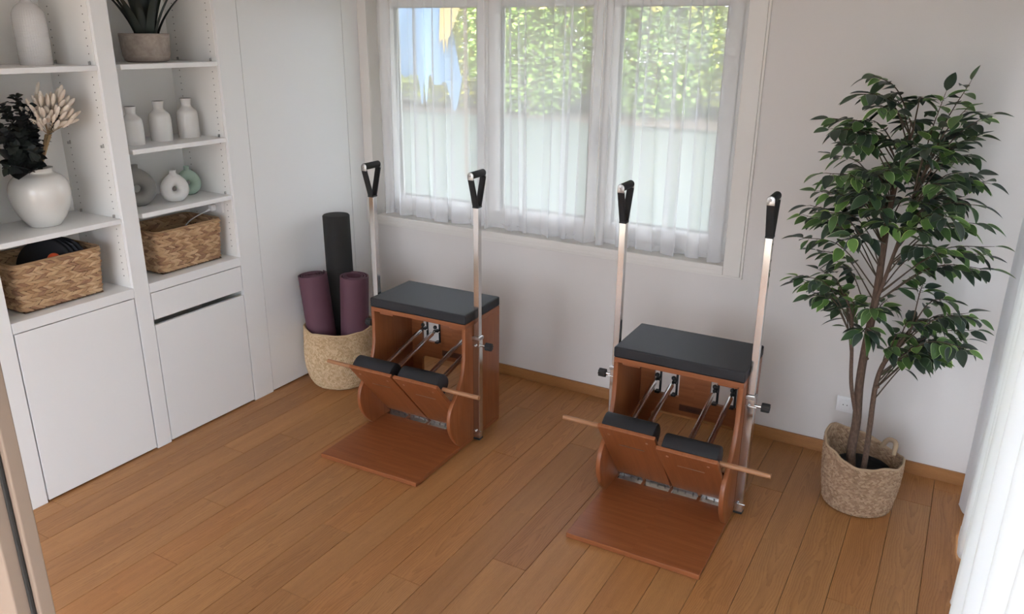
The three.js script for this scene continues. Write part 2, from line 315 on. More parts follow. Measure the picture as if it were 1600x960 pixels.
{
  const c = thing('wardrobe', 'tall white built-in wardrobe with one plain flush door beside the window', 'wardrobe', [0, 0, 0.53], 'built-in cupboards');
  for (const z of [-0.528, 0.488]) part('side_panel', span(-DEP, -0.0205, 0.0, 2.42, z, z + 0.018, 0.001), M.cabinetInside, c);
  part('back_panel', span(-DEP - 0.008, -DEP, 0.0, 2.42, -0.528, 0.506, 0.001), M.cabinetInside, c);
  part('floor_panel', span(-DEP, -0.024, 0.012, 0.03, -0.509, 0.487, 0.001), M.cabinet, c); part('top_panel', span(-DEP, -0.024, 2.40, 2.42, -0.509, 0.487, 0.001), M.cabinet, c);
  part('door', span(-0.0195, -0.0005, 0.008, 2.42, 0.150 - 0.53, 0.919 - 0.53, 0.0012), M.cabinet, c);
  part('filler_panel', span(-0.02, 0, 0.0, 2.42, 0.0005 - 0.53, 0.1465 - 0.53, 0.0012), M.cabinet, c);
  part('stile', span(-0.02, 0.0, 0.0, 2.42, 0.9225 - 0.53, 1.0605 - 0.53, 0.0012), M.cabinet, c);
}

// ------------------------------------------------------------------ split-pedal exercise chairs
const hookPlate = M.black;
function profileExtrude(shape, depth, bevel = 0.0025) {
  const g = new THREE.ExtrudeGeometry(shape, { depth: depth - 2 * bevel, bevelEnabled: true, bevelThickness: bevel, bevelSize: bevel, bevelOffset: -bevel, bevelSegments: 2, curveSegments: 16 });
  g.translate(0, 0, bevel); return toCreasedNormals(flat(g), 0.6);
}
function rectPts(x0, x1, y0, y1, r) {
  if (!r) return [[x0, y0], [x1, y0], [x1, y1], [x0, y1]].map(([x, y]) => new THREE.Vector2(x, y));
  const out = []; [[x1 - r, y0 + r, -90], [x1 - r, y1 - r, 0], [x0 + r, y1 - r, 90], [x0 + r, y0 + r, 180]].forEach(([cx, cy, a0]) => { for (let i = 0; i <= 6; i++) { const a = (a0 + i * 15) * Math.PI / 180; out.push(new THREE.Vector2(cx + Math.cos(a) * r, cy + Math.sin(a) * r)); } });
  return out;
}
function letterTexture() {
  const cv = document.createElement('canvas'); cv.width = 256; cv.height = 64; const c = cv.getContext('2d');
  c.fillStyle = '#4a2614'; c.fillRect(0, 0, 256, 64); c.fillStyle = '#1c0d07'; c.font = '44px sans-serif'; c.textBaseline = 'middle'; c.textAlign = 'center'; c.fillText('Swolm', 128, 34);
  const t = new THREE.CanvasTexture(cv); t.colorSpace = THREE.SRGBColorSpace; return t;
}
M.badge = std(lin(1, 1, 1), 0.5, { map: letterTexture() });
function pilatesChair(label, x, z, turn, pedalLift, postLean, handleTops) {
  const c = thing('exercise_chair', label, 'exercise chair', [x, 0, z], 'split pedal exercise chairs'), HW = 0.283, T = 0.02; c.rotation.y = turn;
  part('base_board', span(-HW, HW, 0.002, 0.024, 0.0, 0.791, 0.002, 'x'), M.maple, c);
  // side panels
  const s = new THREE.Shape(); s.moveTo(0, 0.0245); s.lineTo(0.40, 0.0245);
  s.splineThru([[0.424, 0.045], [0.461, 0.090], [0.486, 0.140], [0.495, 0.190], [0.486, 0.240], [0.463, 0.275], [0.426, 0.312], [0.386, 0.362], [0.361, 0.412], [0.347, 0.475]].map(([a, b]) => new THREE.Vector2(a, b)));
  s.lineTo(0.343, 0.56); s.lineTo(0.343, 0.633); s.lineTo(0, 0.633); s.lineTo(0, 0.0245);
  const pg = uvMetres(profileExtrude(s, T));
  for (const k of [-1, 1]) { const p = part('side_panel', pg, M.maple, c); p.rotation.y = -Math.PI / 2; p.position.x = k > 0 ? HW : -HW + T; }
  // back panel with two spring openings and a low arched opening
  const b = new THREE.Shape(rectPts(-HW + T, HW - T, 0.0245, 0.633, 0));
  for (const [x0, x1, y0, y1, r] of [[-0.20, 0.20, 0.04, 0.285, 0.03], [-0.196, -0.073, 0.376, 0.612, 0.004], [0.073, 0.196, 0.376, 0.612, 0.004]]) b.holes.push(new THREE.Path(rectPts(x0, x1, y0, y1, r)));
  part('back_panel', uvMetres(new THREE.ExtrudeGeometry(b, { depth: 0.018, bevelEnabled: false }), 'x'), M.maple, c);
  part('badge', new THREE.PlaneGeometry(0.13, 0.032).translate(0.0, 0.325, 0.0186), M.badge, c, 'dark maker plate');
  part('seat_board', span(-HW, HW, 0.6335, 0.656, 0, 0.343, 0.002, 'x'), M.maple, c);
  for (const k of [-1, 1]) part('corner_block', span(k > 0 ? 0.17 : -0.255, k > 0 ? 0.255 : -0.17, 0.609, 0.633, 0.245, 0.31, 0.004, 'x'), M.maple, c);
  part('seat_cushion', new RoundedBoxGeometry(2 * HW + 0.004, 0.049, 0.347, 4, 0.008).translate(0, 0.681, 0.1735), M.leather, c, 'black vinyl padded seat');
  // hook racks in the spring openings
  for (const hx of [-0.177, -0.097, 0.097, 0.177]) {
    const g = []; for (const y of [0.395, 0.462, 0.53]) g.push(box(0.010, 0.058, 0.008, hx + 0.009, y + 0.012, 0.006, 0.002), box(0.022, 0.012, 0.03, hx, y - 0.014, 0.014, 0.003));
    g.push(box(0.006, 0.23, 0.004, hx + 0.011, 0.485, 0.003, 0.001)); part('spring_hook', g, hookPlate, c, 'black notched spring hook');
  }
  // pedals
  const hy = 0.034, hz = 0.232;
  [-1, 1].forEach((k, i) => {
    const a0 = k < 0 ? -0.262 : 0.006, a1 = k < 0 ? -0.006 : 0.262, ang = Math.atan2(0.39 + pedalLift[i], 0.33 - pedalLift[i] * 0.9), L = 0.505;
    const p = new THREE.Group(); p.name = 'pedal'; p.position.set(0, hy, hz); p.rotation.x = -ang; c.add(p);   // local +z runs up the pedal, local +y is its upper face
    part('board', span(a0, a1, -0.018, 0, 0.012, L, 0.003, 'y'), M.maple, p);
    const D = new THREE.Shape(); D.moveTo(-0.05, 0); D.bezierCurveTo(-0.056, 0.055, -0.036, 0.076, 0, 0.076); D.bezierCurveTo(0.036, 0.076, 0.056, 0.055, 0.05, 0); D.lineTo(-0.05, 0);
    const pad = profileExtrude(D, 0.243 - 0.012, 0.007); pad.rotateY(-Math.PI / 2); pad.translate(k < 0 ? a1 - 0.012 : a1 - 0.006, 0.0005, L - 0.05);
    part('foot_pad', pad, M.leather, p, 'black rounded foot pad');
    part('slot', [span((a0 + a1) / 2 - 0.055, (a0 + a1) / 2 + 0.06, -0.0188, -0.0182, L - 0.145, L - 0.138, 0.0002)], M.steel, p, 'thin metal slot line');
    for (const d of [-0.085, 0.085]) part('screw', cyl(0.006, 0.006, 0.002, 12).translate((a0 + a1) / 2 + d, -0.0188, L - 0.055), M.screw, p);
    part('dowel', [rod(V(k < 0 ? a0 - 0.185 : a1 - 0.02, 0.012, L - 0.062), V(k < 0 ? a0 + 0.02 : a1 + 0.195, 0.012, L - 0.062), 0.0105, 14)], M.dowel, p, 'slim wooden dowel');
    // springs from the pedal to the back panel
    for (const hx of k < 0 ? [-0.177, -0.097] : [0.097, 0.177]) {
      const low = V(hx, 0.02, L - 0.105).applyEuler(p.rotation).add(p.position), top = V(hx, 0.452, 0.045), d = top.clone().sub(low).normalize(), A = low.clone(), B = top.clone().addScaledVector(d, -0.02);
      const n = 70, pts = []; const len = B.distanceTo(A);
      for (let q = 0; q <= n * 2; q++) pts.push([0.0118 + (q % 2 ? 0.0005 : 0), len * q / (n * 2)]);
      const body = lathe([[0.004, 0], ...pts, [0.006, len + 0.012], [0.0001, len + 0.014]], 16); body.applyQuaternion(new THREE.Quaternion().setFromUnitVectors(V(0, 1, 0), d)); body.translate(A.x, A.y, A.z);
      const sp = part('spring', body, M.spring, c, 'long chrome spring');
      part('hook', [new THREE.TorusGeometry(0.0095, 0.0028, 8, 16).rotateY(Math.PI / 2).translate(top.x, top.y, top.z), new THREE.SphereGeometry(0.011, 12, 8).translate(hx, top.y + 0.022, 0.035)], M.black, sp);
    }
  });
  // hinges between base and pedals
  for (let i = 0; i < 4; i++) {
    const a = -0.258 + i * 0.131, w = 0.118, g = [], kn = [];
    g.push(span(a, a + w, 0.0245, 0.0265, hz - 0.004, hz + 0.052, 0.0005));
    const leaf = span(a, a + w, -0.0205, -0.0185, 0.004, 0.045, 0.0005); leaf.applyMatrix4(new THREE.Matrix4().makeRotationX(-Math.atan2(0.39, 0.33))); leaf.translate(0, hy, hz); g.push(leaf);
    for (let q = 0; q < 7; q++) kn.push(rod(V(a + 0.001 + q * 0.0168, 0.031, hz + 0.004), V(a + 0.0158 + q * 0.0168, 0.031, hz + 0.004), 0.0052, 10));
    const h = part('hinge', g, M.chrome, c, 'bright piano hinge leaf'); part('knuckle', kn, M.chrome, h);
    for (const q of [0.2, 0.5, 0.8]) part('hinge_screw', cyl(0.0034, 0.0034, 0.001, 10).translate(a + w * q, 0.027, hz + 0.026), M.hole, h);
  }
  // handle posts at both sides
  [-1, 1].forEach((k, i) => {
    const px = k * (HW + 0.021), pz = 0.258, top = handleTops[i], gy = top - 0.175;
    const post = new THREE.Group(); post.name = 'handle_post'; post.position.set(px, 0.01, pz); post.rotation.z = postLean[i]; c.add(post);
    part('sleeve', [span(-0.019, 0.019, 0.01, 0.57, -0.017, 0.019, 0.003)], M.chrome, post, 'square chrome sleeve');
    part('tube', span(-0.0145, 0.0145, 0.571, gy, -0.0145, 0.0145, 0.002), M.chrome, post, 'square chrome tube');
    part('end_cap', span(-0.019, 0.019, 0.0, 0.0098, -0.017, 0.019, 0.002), M.rubber, post);
    part('collar', [span(-0.023, 0.023, 0.552, 0.566, -0.021, 0.023, 0.002)], M.steel, post);
    const kn = []; const ks = new THREE.Shape(); for (let q = 0; q <= 48; q++) { const a = q / 48 * Math.PI * 2, r = 0.0185 + 0.0022 * Math.cos(a * 8); q ? ks.lineTo(Math.cos(a) * r, Math.sin(a) * r) : ks.moveTo(r, 0); }
    const kg = profileExtrude(ks, 0.034, 0.003); kg.rotateY(Math.PI / 2); kg.translate(k > 0 ? 0.045 : -0.079, 0.52, 0);
    part('knob', kg, M.rubber, post, 'black fluted knob'); part('knob_stem', rod(V(k * 0.019, 0.52, 0), V(k * 0.047, 0.52, 0), 0.007, 12), M.chrome, post);
    for (const yb of [0.05, 0.52]) part('bolt', [rod(V(-k * 0.005, yb, 0.022), V(-k * 0.005, yb, 0.03), 0.007, 10), rod(V(-0.028, yb, 0.018), V(0.028, yb, 0.018), 0.003, 8)], M.chrome, post);
    // triangular grip
    const y0 = gy, y1 = top - 0.018;
    for (const f of [-1, 1]) {
      const A = V(0, y0 + 0.006, f * 0.013), B = V(0, y1 - 0.016, f * 0.056), len = A.distanceTo(B), g = new RoundedBoxGeometry(0.030, len, 0.012, 2, 0.004);
      g.rotateX(Math.atan2(B.z - A.z, B.y - A.y)); const m = A.clone().add(B).multiplyScalar(0.5); g.translate(0, m.y, m.z);
      const st = part('strap', g, M.foam, post, 'black padded side of the grip');
      const cs = new THREE.Shape(); cs.moveTo(-0.015, -0.02); cs.lineTo(0.015, -0.02); cs.lineTo(0.015, 0); cs.absarc(0, 0, 0.015, 0, Math.PI, false); cs.lineTo(-0.015, -0.02);
      const cg = profileExtrude(cs, 0.005, 0.001); cg.translate(0, y1, f > 0 ? 0.056 : -0.061); part('cap_plate', cg, M.steel, st); part('cap_screw', new THREE.SphereGeometry(0.005, 10, 6).translate(0, y1, f * 0.0605), M.chrome, st);
    }
    part('grip', rod(V(0, y1, -0.0555), V(0, y1, 0.0555), 0.0165, 20), M.foam, post, 'black foam hand grip');
    part('grip_foot', span(-0.0155, 0.0155, y0, y0 + 0.008, -0.02, 0.02, 0.002), M.rubber, post);
  });
  return c;
}
pilatesChair('reddish wooden exercise chair beside the basket of rolled mats', 1.021, 0.55, 0.032, [0.0, 0.0], [0, 0], [1.375, 1.385]);
pilatesChair('reddish wooden exercise chair in front of the potted ficus', 2.361, 0.522, 0.021, [0.014, -0.012], [0, 0.004], [1.402, 1.415]);

// ------------------------------------------------------------------ weaving: real strands laid on a surface
function weave(P, rows, cols, o = {}) {
  const { len = 1.7, wid = 0.8, rise = 0.004, slant = 0.35, tint = [[1, 1, 1]], wobble = 0.25, closed = true, skip } = o;
  const pos = [], col = [], idx = []; const e = 1e-3;
  const N = (u, v) => { const a = P(u, v), b = P(u + e, v), c = P(u, v + e); return b.sub(a).cross(c.sub(a)).normalize(); };
  for (let r = 0; r < rows; r++) for (let c = 0; c < cols; c++) {
    const u0 = (c + (r % 2) * 0.5 + rr(-wobble, wobble) * 0.4) / cols, v0 = (r + 0.5 + rr(-wobble, wobble) * 0.25) / rows; if (skip && skip(u0, v0)) continue;
    const L = len / cols * rr(0.85, 1.15), Wd = wid / rows * rr(0.9, 1.15), sl = (r % 2 ? 1 : -1) * slant / rows + rr(-0.1, 0.1) / rows, t = tint[Math.floor(rnd() * tint.length)], up = rise * rr(0.7, 1.25);
    const s0 = pos.length / 3, K = [-1, -0.55, 0, 0.55, 1];
    for (let i = 0; i <= 4; i++) {
      const q = i / 4, w = Math.sin(Math.PI * (0.05 + 0.9 * q)), uu = u0 + (q - 0.5) * L, vv = clamp(v0 + (q - 0.5) * 2 * sl, 0, 1);
      for (const k of K) { const v = clamp(vv + k * Wd * 0.5 * (0.35 + 0.65 * w), 0, 1), p = P(uu, v).addScaledVector(N(uu, clamp(v, 0, 0.995)), up * ((1.35 - k * k * 1.35) * (0.25 + 0.75 * w) - 0.3)); pos.push(p.x, p.y, p.z); col.push(...t); }
    }
    for (let i = 0; i < 4; i++) for (let k = 0; k < 4; k++) { const a = s0 + i * 5 + k; idx.push(a, a + 5, a + 1, a + 1, a + 5, a + 6); }
  }
  const g = new THREE.BufferGeometry(); g.setAttribute('position', new THREE.Float32BufferAttribute(pos, 3)); g.setAttribute('color', new THREE.Float32BufferAttribute(col, 3)); g.setIndex(idx); g.computeVertexNormals(); return g;
}
function skin(P, nu, nv, off = 0) {
  const pos = [], idx = []; for (let j = 0; j <= nv; j++) for (let i = 0; i <= nu; i++) { const p = P(i / nu, j / nv, off); pos.push(p.x, p.y, p.z); }
  for (let j = 0; j < nv; j++) for (let i = 0; i < nu; i++) { const a = j * (nu + 1) + i, b = a + nu + 1; idx.push(a, b, a + 1, a + 1, b, b + 1); }
  const g = new THREE.BufferGeometry(); g.setAttribute('position', new THREE.Float32BufferAttribute(pos, 3)); g.setIndex(idx); g.computeVertexNormals(); return g;
}
M.strand = std(lin(1, 1, 1), 0.75, { vertexColors: true });
M.wickerCore = std(lin(0.11, 0.06, 0.032), 0.9);
M.seagrassCore = std(lin(0.30, 0.21, 0.12), 0.9);
M.juteCore = std(lin(0.20, 0.13, 0.08), 0.9);
const hyacinth = [[0.55, 0.36, 0.205], [0.48, 0.30, 0.165], [0.62, 0.42, 0.25], [0.41, 0.245, 0.13], [0.57, 0.38, 0.215], [0.34, 0.19, 0.11]];
const seagrass = [[0.56, 0.40, 0.235], [0.62, 0.455, 0.28], [0.50, 0.345, 0.19], [0.66, 0.50, 0.32]];
const jute = [[0.38, 0.25, 0.16], [0.33, 0.21, 0.13], [0.44, 0.30, 0.195], [0.29, 0.18, 0.11]];
// rounded rectangle perimeter, counter-clockwise seen from above
function rectRing(a, b, r) {
  const seg = [2 * (a - r), Math.PI * r / 2, 2 * (b - r), Math.PI * r / 2], per = 2 * (seg[0] + seg[1] + seg[2] + seg[3]);
  return (u) => {
    let s = fract(u) * per;
    const parts = [[V(-(a - r), 0, b), V(1, 0, 0), seg[0]], [V(a - r, 0, b - r), 0, seg[1]], [V(a, 0, b - r), V(0, 0, -1), seg[2]], [V(a - r, 0, -(b - r)), 1, seg[1]], [V(a - r, 0, -b), V(-1, 0, 0), seg[0]], [V(-(a - r), 0, -(b - r)), 2, seg[1]], [V(-a, 0, -(b - r)), V(0, 0, 1), seg[2]], [V(-(a - r), 0, b - r), 3, seg[1]]];
    for (const [p, d, l] of parts) { if (s <= l) { if (typeof d === 'number') { const t = Math.PI / 2 - d * Math.PI / 2 - s / r; return V(p.x + Math.cos(t) * r, 0, p.z + Math.sin(t) * r); } return p.clone().addScaledVector(d, s); } s -= l; }
    return V(-(a - r), 0, b);
  };
}
function wickerBasket(label, x, z, turn) {
  const b = thing('wicker_basket', label, 'basket', [x, 0.8465, z], 'wicker baskets in the bookcases'); b.rotation.y = turn;
  const HX = 0.135, HZ = 0.196, H = 0.205, ring = rectRing(HX, HZ, 0.028);
  const P = (u, v, off = 0) => { const p = ring(u), k = 0.93 + 0.075 * v; const q = V(p.x * k, 0.006 + v * H, p.z * k); if (off) { q.x -= Math.sign(p.x) * off * Math.min(1, Math.abs(p.x) / HX); q.z -= Math.sign(p.z) * off * Math.min(1, Math.abs(p.z) / HZ); } return q; };
  const body = part('body', [skin(P, 80, 6), skin((u, v) => P(1 - u, v, 0.008), 80, 6), span(-HX * 0.92, HX * 0.92, 0.001, 0.007, -HZ * 0.92, HZ * 0.92, 0)], M.wickerCore, b);
  const w = part('strand_weave', weave(P, 11, 50, { rise: 0.0085, len: 1.75, wid: 1.05, slant: 0.36, tint: hyacinth }), M.strand, b, 'flat braided water hyacinth strands'); w.userData.kind = 'stuff';
  const wi = part('inner_weave', weave((u, v) => P(-u, v, 0.008), 9, 40, { rise: 0.005, len: 1.7, wid: 1.0, slant: 0.4, tint: hyacinth }), M.strand, b); wi.userData.kind = 'stuff';
  const rim = []; for (let i = 0; i <= 64; i++) { rim.push(P(i / 64, 1.01)); } part('rim', tube(rim, 0.0055, 128, 6), std(lin(0.38, 0.24, 0.13), 0.8), b);
  return b;
}
wickerBasket('wicker basket holding dark discs on the lower shelf', -0.195, 1.985, 0.0);
wickerBasket('wicker basket with the white cable hanging into it', -0.195, 1.305, 0.0);
// discs and an orange ball in the first basket
M.disc = std(lin(0.010, 0.011, 0.016), 0.55);
[[1.90, 0.118, 0.0], [1.925, 0.12, 0.02], [1.95, 0.122, 0.045], [1.975, 0.124, 0.06]].forEach(([z, r, t], i) => {
  const d = solo('gliding_disc', lathe([[0, 0], [r, 0], [r + 0.003, 0.004], [r, 0.008], [r - 0.012, 0.009], [0, 0.009]], 48), M.disc, ['dark disc at the front of the row in the wicker basket', 'second dark disc from the front in the wicker basket', 'third dark disc from the front in the wicker basket', 'rearmost dark disc leaning in the wicker basket'][i], 'disc', [-0.205, 0.985, z - 0.005], 'dark discs in the basket');
  d.rotation.set(Math.PI / 2 - 0.25 - t, 0.0, -0.55);
});
solo('massage_ball', new THREE.SphereGeometry(0.026, 24, 16), std(lin(0.75, 0.10, 0.03), 0.5), 'small orange ball in the wicker basket', 'ball', [-0.100, 1.043, 1.985]);
solo('exercise_band', tube([V(0, 0, -0.09), V(0.01, 0.012, -0.04), V(0, 0.0, 0), V(-0.01, 0.012, 0.05), V(0, 0.004, 0.09)], 0.012, 30, 10), std(lin(0.05, 0.012, 0.02), 0.6), 'dark red rubber band lying in the wicker basket', 'band', [-0.11, 1.012, 2.04]);
// white cable and plug on the side panel
{
  const c = thing('power_cable', 'white cable with plug on the bookcase side panel', 'cable', [-0.13, 1.085, 1.066]);
  part('socket_box', box(0.075, 0.06, 0.018, 0.02, 0.025, 0.009, 0.004), M.white, c, 'white socket box');
  part('plug', [box(0.034, 0.034, 0.03, 0.0, 0.022, 0.034, 0.006), rod(V(-0.004, 0.016, 0.048), V(-0.012, 0.006, 0.066), 0.007, 10, 0.004)], M.white, c, 'white moulded plug');
  part('cord', tube([V(-0.012, 0.006, 0.064), V(-0.03, -0.012, 0.11), V(-0.045, -0.035, 0.15), V(-0.055, -0.07, 0.18), V(-0.06, -0.12, 0.195)], 0.0028, 30, 8), M.white, c, 'thin white cord');
}

// ------------------------------------------------------------------ pots and vases on the shelves
M.glaze = std(lin(0.76, 0.74, 0.71), 0.10);
M.matteWhite = std(lin(0.70, 0.68, 0.65), 0.7);
const ribTex = texture(64, 64, (x, y) => { const v = (Math.abs(((x / 64 * 4) % 1) - 0.5) > 0.42 || Math.abs(((y / 64 * 4) % 1) - 0.5) > 0.42) ? 60 : 190 + 40 * n2(x / 6, y / 6); return [v, v, v]; }, false); ribTex.repeat.set(10, 9);
M.ribbed = std(lin(0.72, 0.70, 0.69), 0.14, { bumpMap: ribTex, bumpScale: 0.002 });
const mottle = texture(256, 256, (x, y) => { const t = clamp(0.5 + 0.28 * n2(x / 30, y / 30) + 0.2 * n2(x / 9, y / 9) + 0.12 * n2(x / 3, y / 3), 0, 1); return mixc([150, 138, 128], [186, 173, 163], t); });
M.concrete = std(lin(0.95, 0.95, 0.95), 0.85, { map: mottle });
{
  const v = thing('bottle_vase', 'tall white bottle vase with a scored grid on the top shelf', 'vase', [-0.215, 1.8465, 1.84]);
  part('body', lathe(smoothProfile([[0.0, 0.0], [0.058, 0.0], [0.0625, 0.003], [0.0635, 0.05], [0.064, 0.12], [0.0635, 0.185], [0.058, 0.215], [0.040, 0.238], [0.022, 0.252], [0.018, 0.275], [0.023, 0.30]], 70), 48), M.ribbed, v);
  part('mouth', lathe([[0.023, 0.30], [0.019, 0.301], [0.015, 0.28], [0.014, 0.22]], 32), M.dark, v);
}
{
  const p = thing('plant_pot', 'mottled grey concrete pot on the top shelf', 'pot', [-0.20, 1.8465, 1.315]);
  part('body', lathe([[0, 0], [0.085, 0], [0.098, 0.006], [0.106, 0.03], [0.112, 0.118], [0.112, 0.128], [0.105, 0.128], [0.100, 0.11], [0, 0.108]], 56), M.concrete, p);
  part('soil', lathe([[0, 0.110], [0.101, 0.1105], [0.101, 0.108]], 32), M.dark, p);
  const a = thing('aloe_plant', 'dark spiky aloe growing in the concrete pot', 'plant', [-0.20, 1.956, 1.315]);
  const mat = std(lin(0.018, 0.026, 0.022), 0.5), mat2 = std(lin(0.026, 0.036, 0.03), 0.5);
  for (let i = 0; i < 26; i++) {
    const t = i / 26, an = i * 2.399, out = 0.03 + 0.17 * Math.pow(t, 0.9), h = 0.40 - 0.16 * t, r0 = 0.012 + 0.05 * t, pos = [], idx = [], n = 10;
    for (let k = 0; k <= n; k++) { const q = k / n, w = 0.021 * (1 - Math.pow(q, 2.2)) + 0.0006, rad = r0 + out * Math.pow(q, 1.35), y = h * (q - 0.16 * q * q * t); for (const s of [-1, 0, 1]) { const d = s * w, lift = s ? 0.004 : -0.004; pos.push((Math.cos(an) * (rad - lift) - Math.sin(an) * d) * 0.68 + 0.02, y, Math.sin(an) * (rad - lift) + Math.cos(an) * d); } }
    for (let k = 0; k < n; k++) for (let s = 0; s < 2; s++) { const b = k * 3 + s; idx.push(b, b + 3, b + 1, b + 1, b + 3, b + 4); }
    const g = new THREE.BufferGeometry(); g.setAttribute('position', new THREE.Float32BufferAttribute(pos, 3)); g.setIndex(idx); g.computeVertexNormals(); part('leaf', g, i % 3 ? mat : mat2, a);
  }
}
[[-0.165, 1.470, 0.93, 'small white ribbed bottle vase half hidden by the upright'], [-0.185, 1.302, 1.0, 'small white ribbed bottle vase in the middle of the row of three'], [-0.185, 1.140, 1.02, 'small white ribbed bottle vase nearest the window, on the row of three']].forEach(([x, z, s, label]) => {
  const v = thing('small_bottle', label, 'vase', [x, 1.4755, z], 'small white bottle vases');
  const pr = smoothProfile([[0, 0], [0.046, 0], [0.051, 0.004], [0.052, 0.05], [0.051, 0.105], [0.046, 0.128], [0.030, 0.143], [0.0235, 0.155], [0.026, 0.178], [0.029, 0.188]], 60).map(([r, y], i) => [r * s * (r > 0.035 ? 1 + 0.007 * Math.sin(y * 700) : 1), y * s]);
  part('body', lathe(pr, 40), M.glaze, v); part('mouth', lathe([[0.029 * s, 0.188 * s], [0.025 * s, 0.189 * s], [0.018 * s, 0.17 * s], [0.018 * s, 0.12 * s]], 24), std(lin(0.22, 0.2, 0.18), 0.6), v, 'grey unglazed rim');
});
// ring shaped vases
function ringVase(label, x, z, R, r, neck, mat, turn, squash = 0.62) {
  const v = thing('ring_vase', label, 'vase', [x, 1.1805, z], 'ring shaped vases'); v.rotation.y = turn;
  const nu = 64, nv = 28, pos = [], idx = [], hole = r, k = (R - hole) / 2, cy = R;
  for (let i = 0; i <= nu; i++) for (let j = 0; j <= nv; j++) {
    const a = i / nu * Math.PI * 2, b = j / nv * Math.PI * 2, sa = Math.sin(a), out = 0.5 + 0.5 * Math.cos(b), rad = hole + k * (1 + Math.cos(b));
    const drop = Math.pow(Math.max(0, sa), 5) * out * R * 0.14, y = Math.max(0, cy + sa * rad + drop - 0.006);
    pos.push(Math.cos(a) * rad * (1 + 0.03 * out * (1 - sa)), y, Math.sin(b) * (R * 0.44) * (1 - 0.18 * sa));
  }
  for (let i = 0; i < nu; i++) for (let j = 0; j < nv; j++) { const a = i * (nv + 1) + j, b = a + nv + 1; idx.push(a, b, a + 1, a + 1, b, b + 1); }
  const g = new THREE.BufferGeometry(); g.setAttribute('position', new THREE.Float32BufferAttribute(pos, 3)); g.setIndex(idx); g.computeVertexNormals();
  part('body', g, mat, v); const top = 2 * R + R * 0.13 - 0.012;
  part('neck', lathe([[neck * 1.6, top - 0.012], [neck * 1.05, top + 0.004], [neck, top + 0.016], [neck * 1.1, top + 0.022], [neck * 0.85, top + 0.022], [neck * 0.8, top]], 28), mat, v);
  return v;
}
const speck = (a, b) => { const t = texture(128, 128, (x, y) => { const s = n2(x / 2.2 + a[0], y / 2.2) > 0.72 ? 0.8 : 0.15 + 0.15 * n2(x / 20, y / 20); return mixc(a, b, clamp(s, 0, 1)); }); t.repeat.set(3, 3); return t; };
const flatCol = (r, g, b) => std(lin(r, g, b), 0.75);
ringVase('grey ring shaped vase half hidden by the upright', -0.185, 1.480, 0.088, 0.019, 0.017, flatCol(0.25, 0.24, 0.225), 1.25);
ringVase('white ring shaped vase between the grey and the mint one', -0.125, 1.315, 0.068, 0.0135, 0.016, flatCol(0.68, 0.67, 0.65), 1.25);
ringVase('pale mint green ring shaped vase', -0.215, 1.162, 0.064, 0.0125, 0.013, flatCol(0.40, 0.53, 0.44), 1.25);
// ginger jar with dried bouquet
{
  const v = thing('ginger_jar', 'glossy round white vase holding the dried bouquet', 'vase', [-0.185, 1.1775, 1.945]);
  part('body', lathe([[0, 0], ...smoothProfile([[0.062, 0.0], [0.067, 0.006], [0.092, 0.042], [0.113, 0.092], [0.121, 0.142], [0.114, 0.185], [0.092, 0.214], [0.068, 0.228], [0.063, 0.234], [0.064, 0.246], [0.067, 0.250]], 60), [0.060, 0.250], [0.057, 0.23], [0.057, 0.15]], 64), new THREE.MeshPhysicalMaterial({ color: lin(0.76, 0.74, 0.70), roughness: 0.25, clearcoat: 0.8, clearcoatRoughness: 0.06 }), v);
}
function leafGeo(len, wid, curl = 0.15, seg = 6, rim) {      // ovate leaf along +z from its stalk, upper side +y
  const pos = [], col = [], idx = [], K = rim ? [-1, -0.9, 0, 0.9, 1] : [-1, 0, 1], m = K.length;
  for (let i = 0; i <= seg; i++) { const q = i / seg, w = wid * 0.5 * Math.pow(Math.sin(Math.PI * Math.pow(q, 0.78)), 0.85) + (i === seg ? 0 : 0.0002); K.forEach((k) => { pos.push(k * w, Math.abs(k) * w * 0.30 - curl * len * q * q, q * len); const e = rim && Math.abs(k) === 1; col.push(...(e ? rim : [1, 1, 1])); }); }
  for (let i = 0; i < seg; i++) for (let k = 0; k + 1 < m; k++) { const a = i * m + k; idx.push(a, a + m, a + 1, a + 1, a + m, a + m + 1); }
  const g = new THREE.BufferGeometry(); g.setAttribute('position', new THREE.Float32BufferAttribute(pos, 3)); if (rim) g.setAttribute('color', new THREE.Float32BufferAttribute(col, 3)); g.setIndex(idx); g.computeVertexNormals(); return g;
}
const orient = (p, dir, roll, s = 1) => { const z = dir.clone().normalize(), up = Math.abs(z.y) > 0.95 ? V(1, 0, 0) : V(0, 1, 0), x = up.clone().cross(z).normalize(), y = z.clone().cross(x); const m = new THREE.Matrix4().makeBasis(x, y, z).multiply(new THREE.Matrix4().makeRotationZ(roll)); m.scale(V(s, s, s)); m.setPosition(p); return m; };
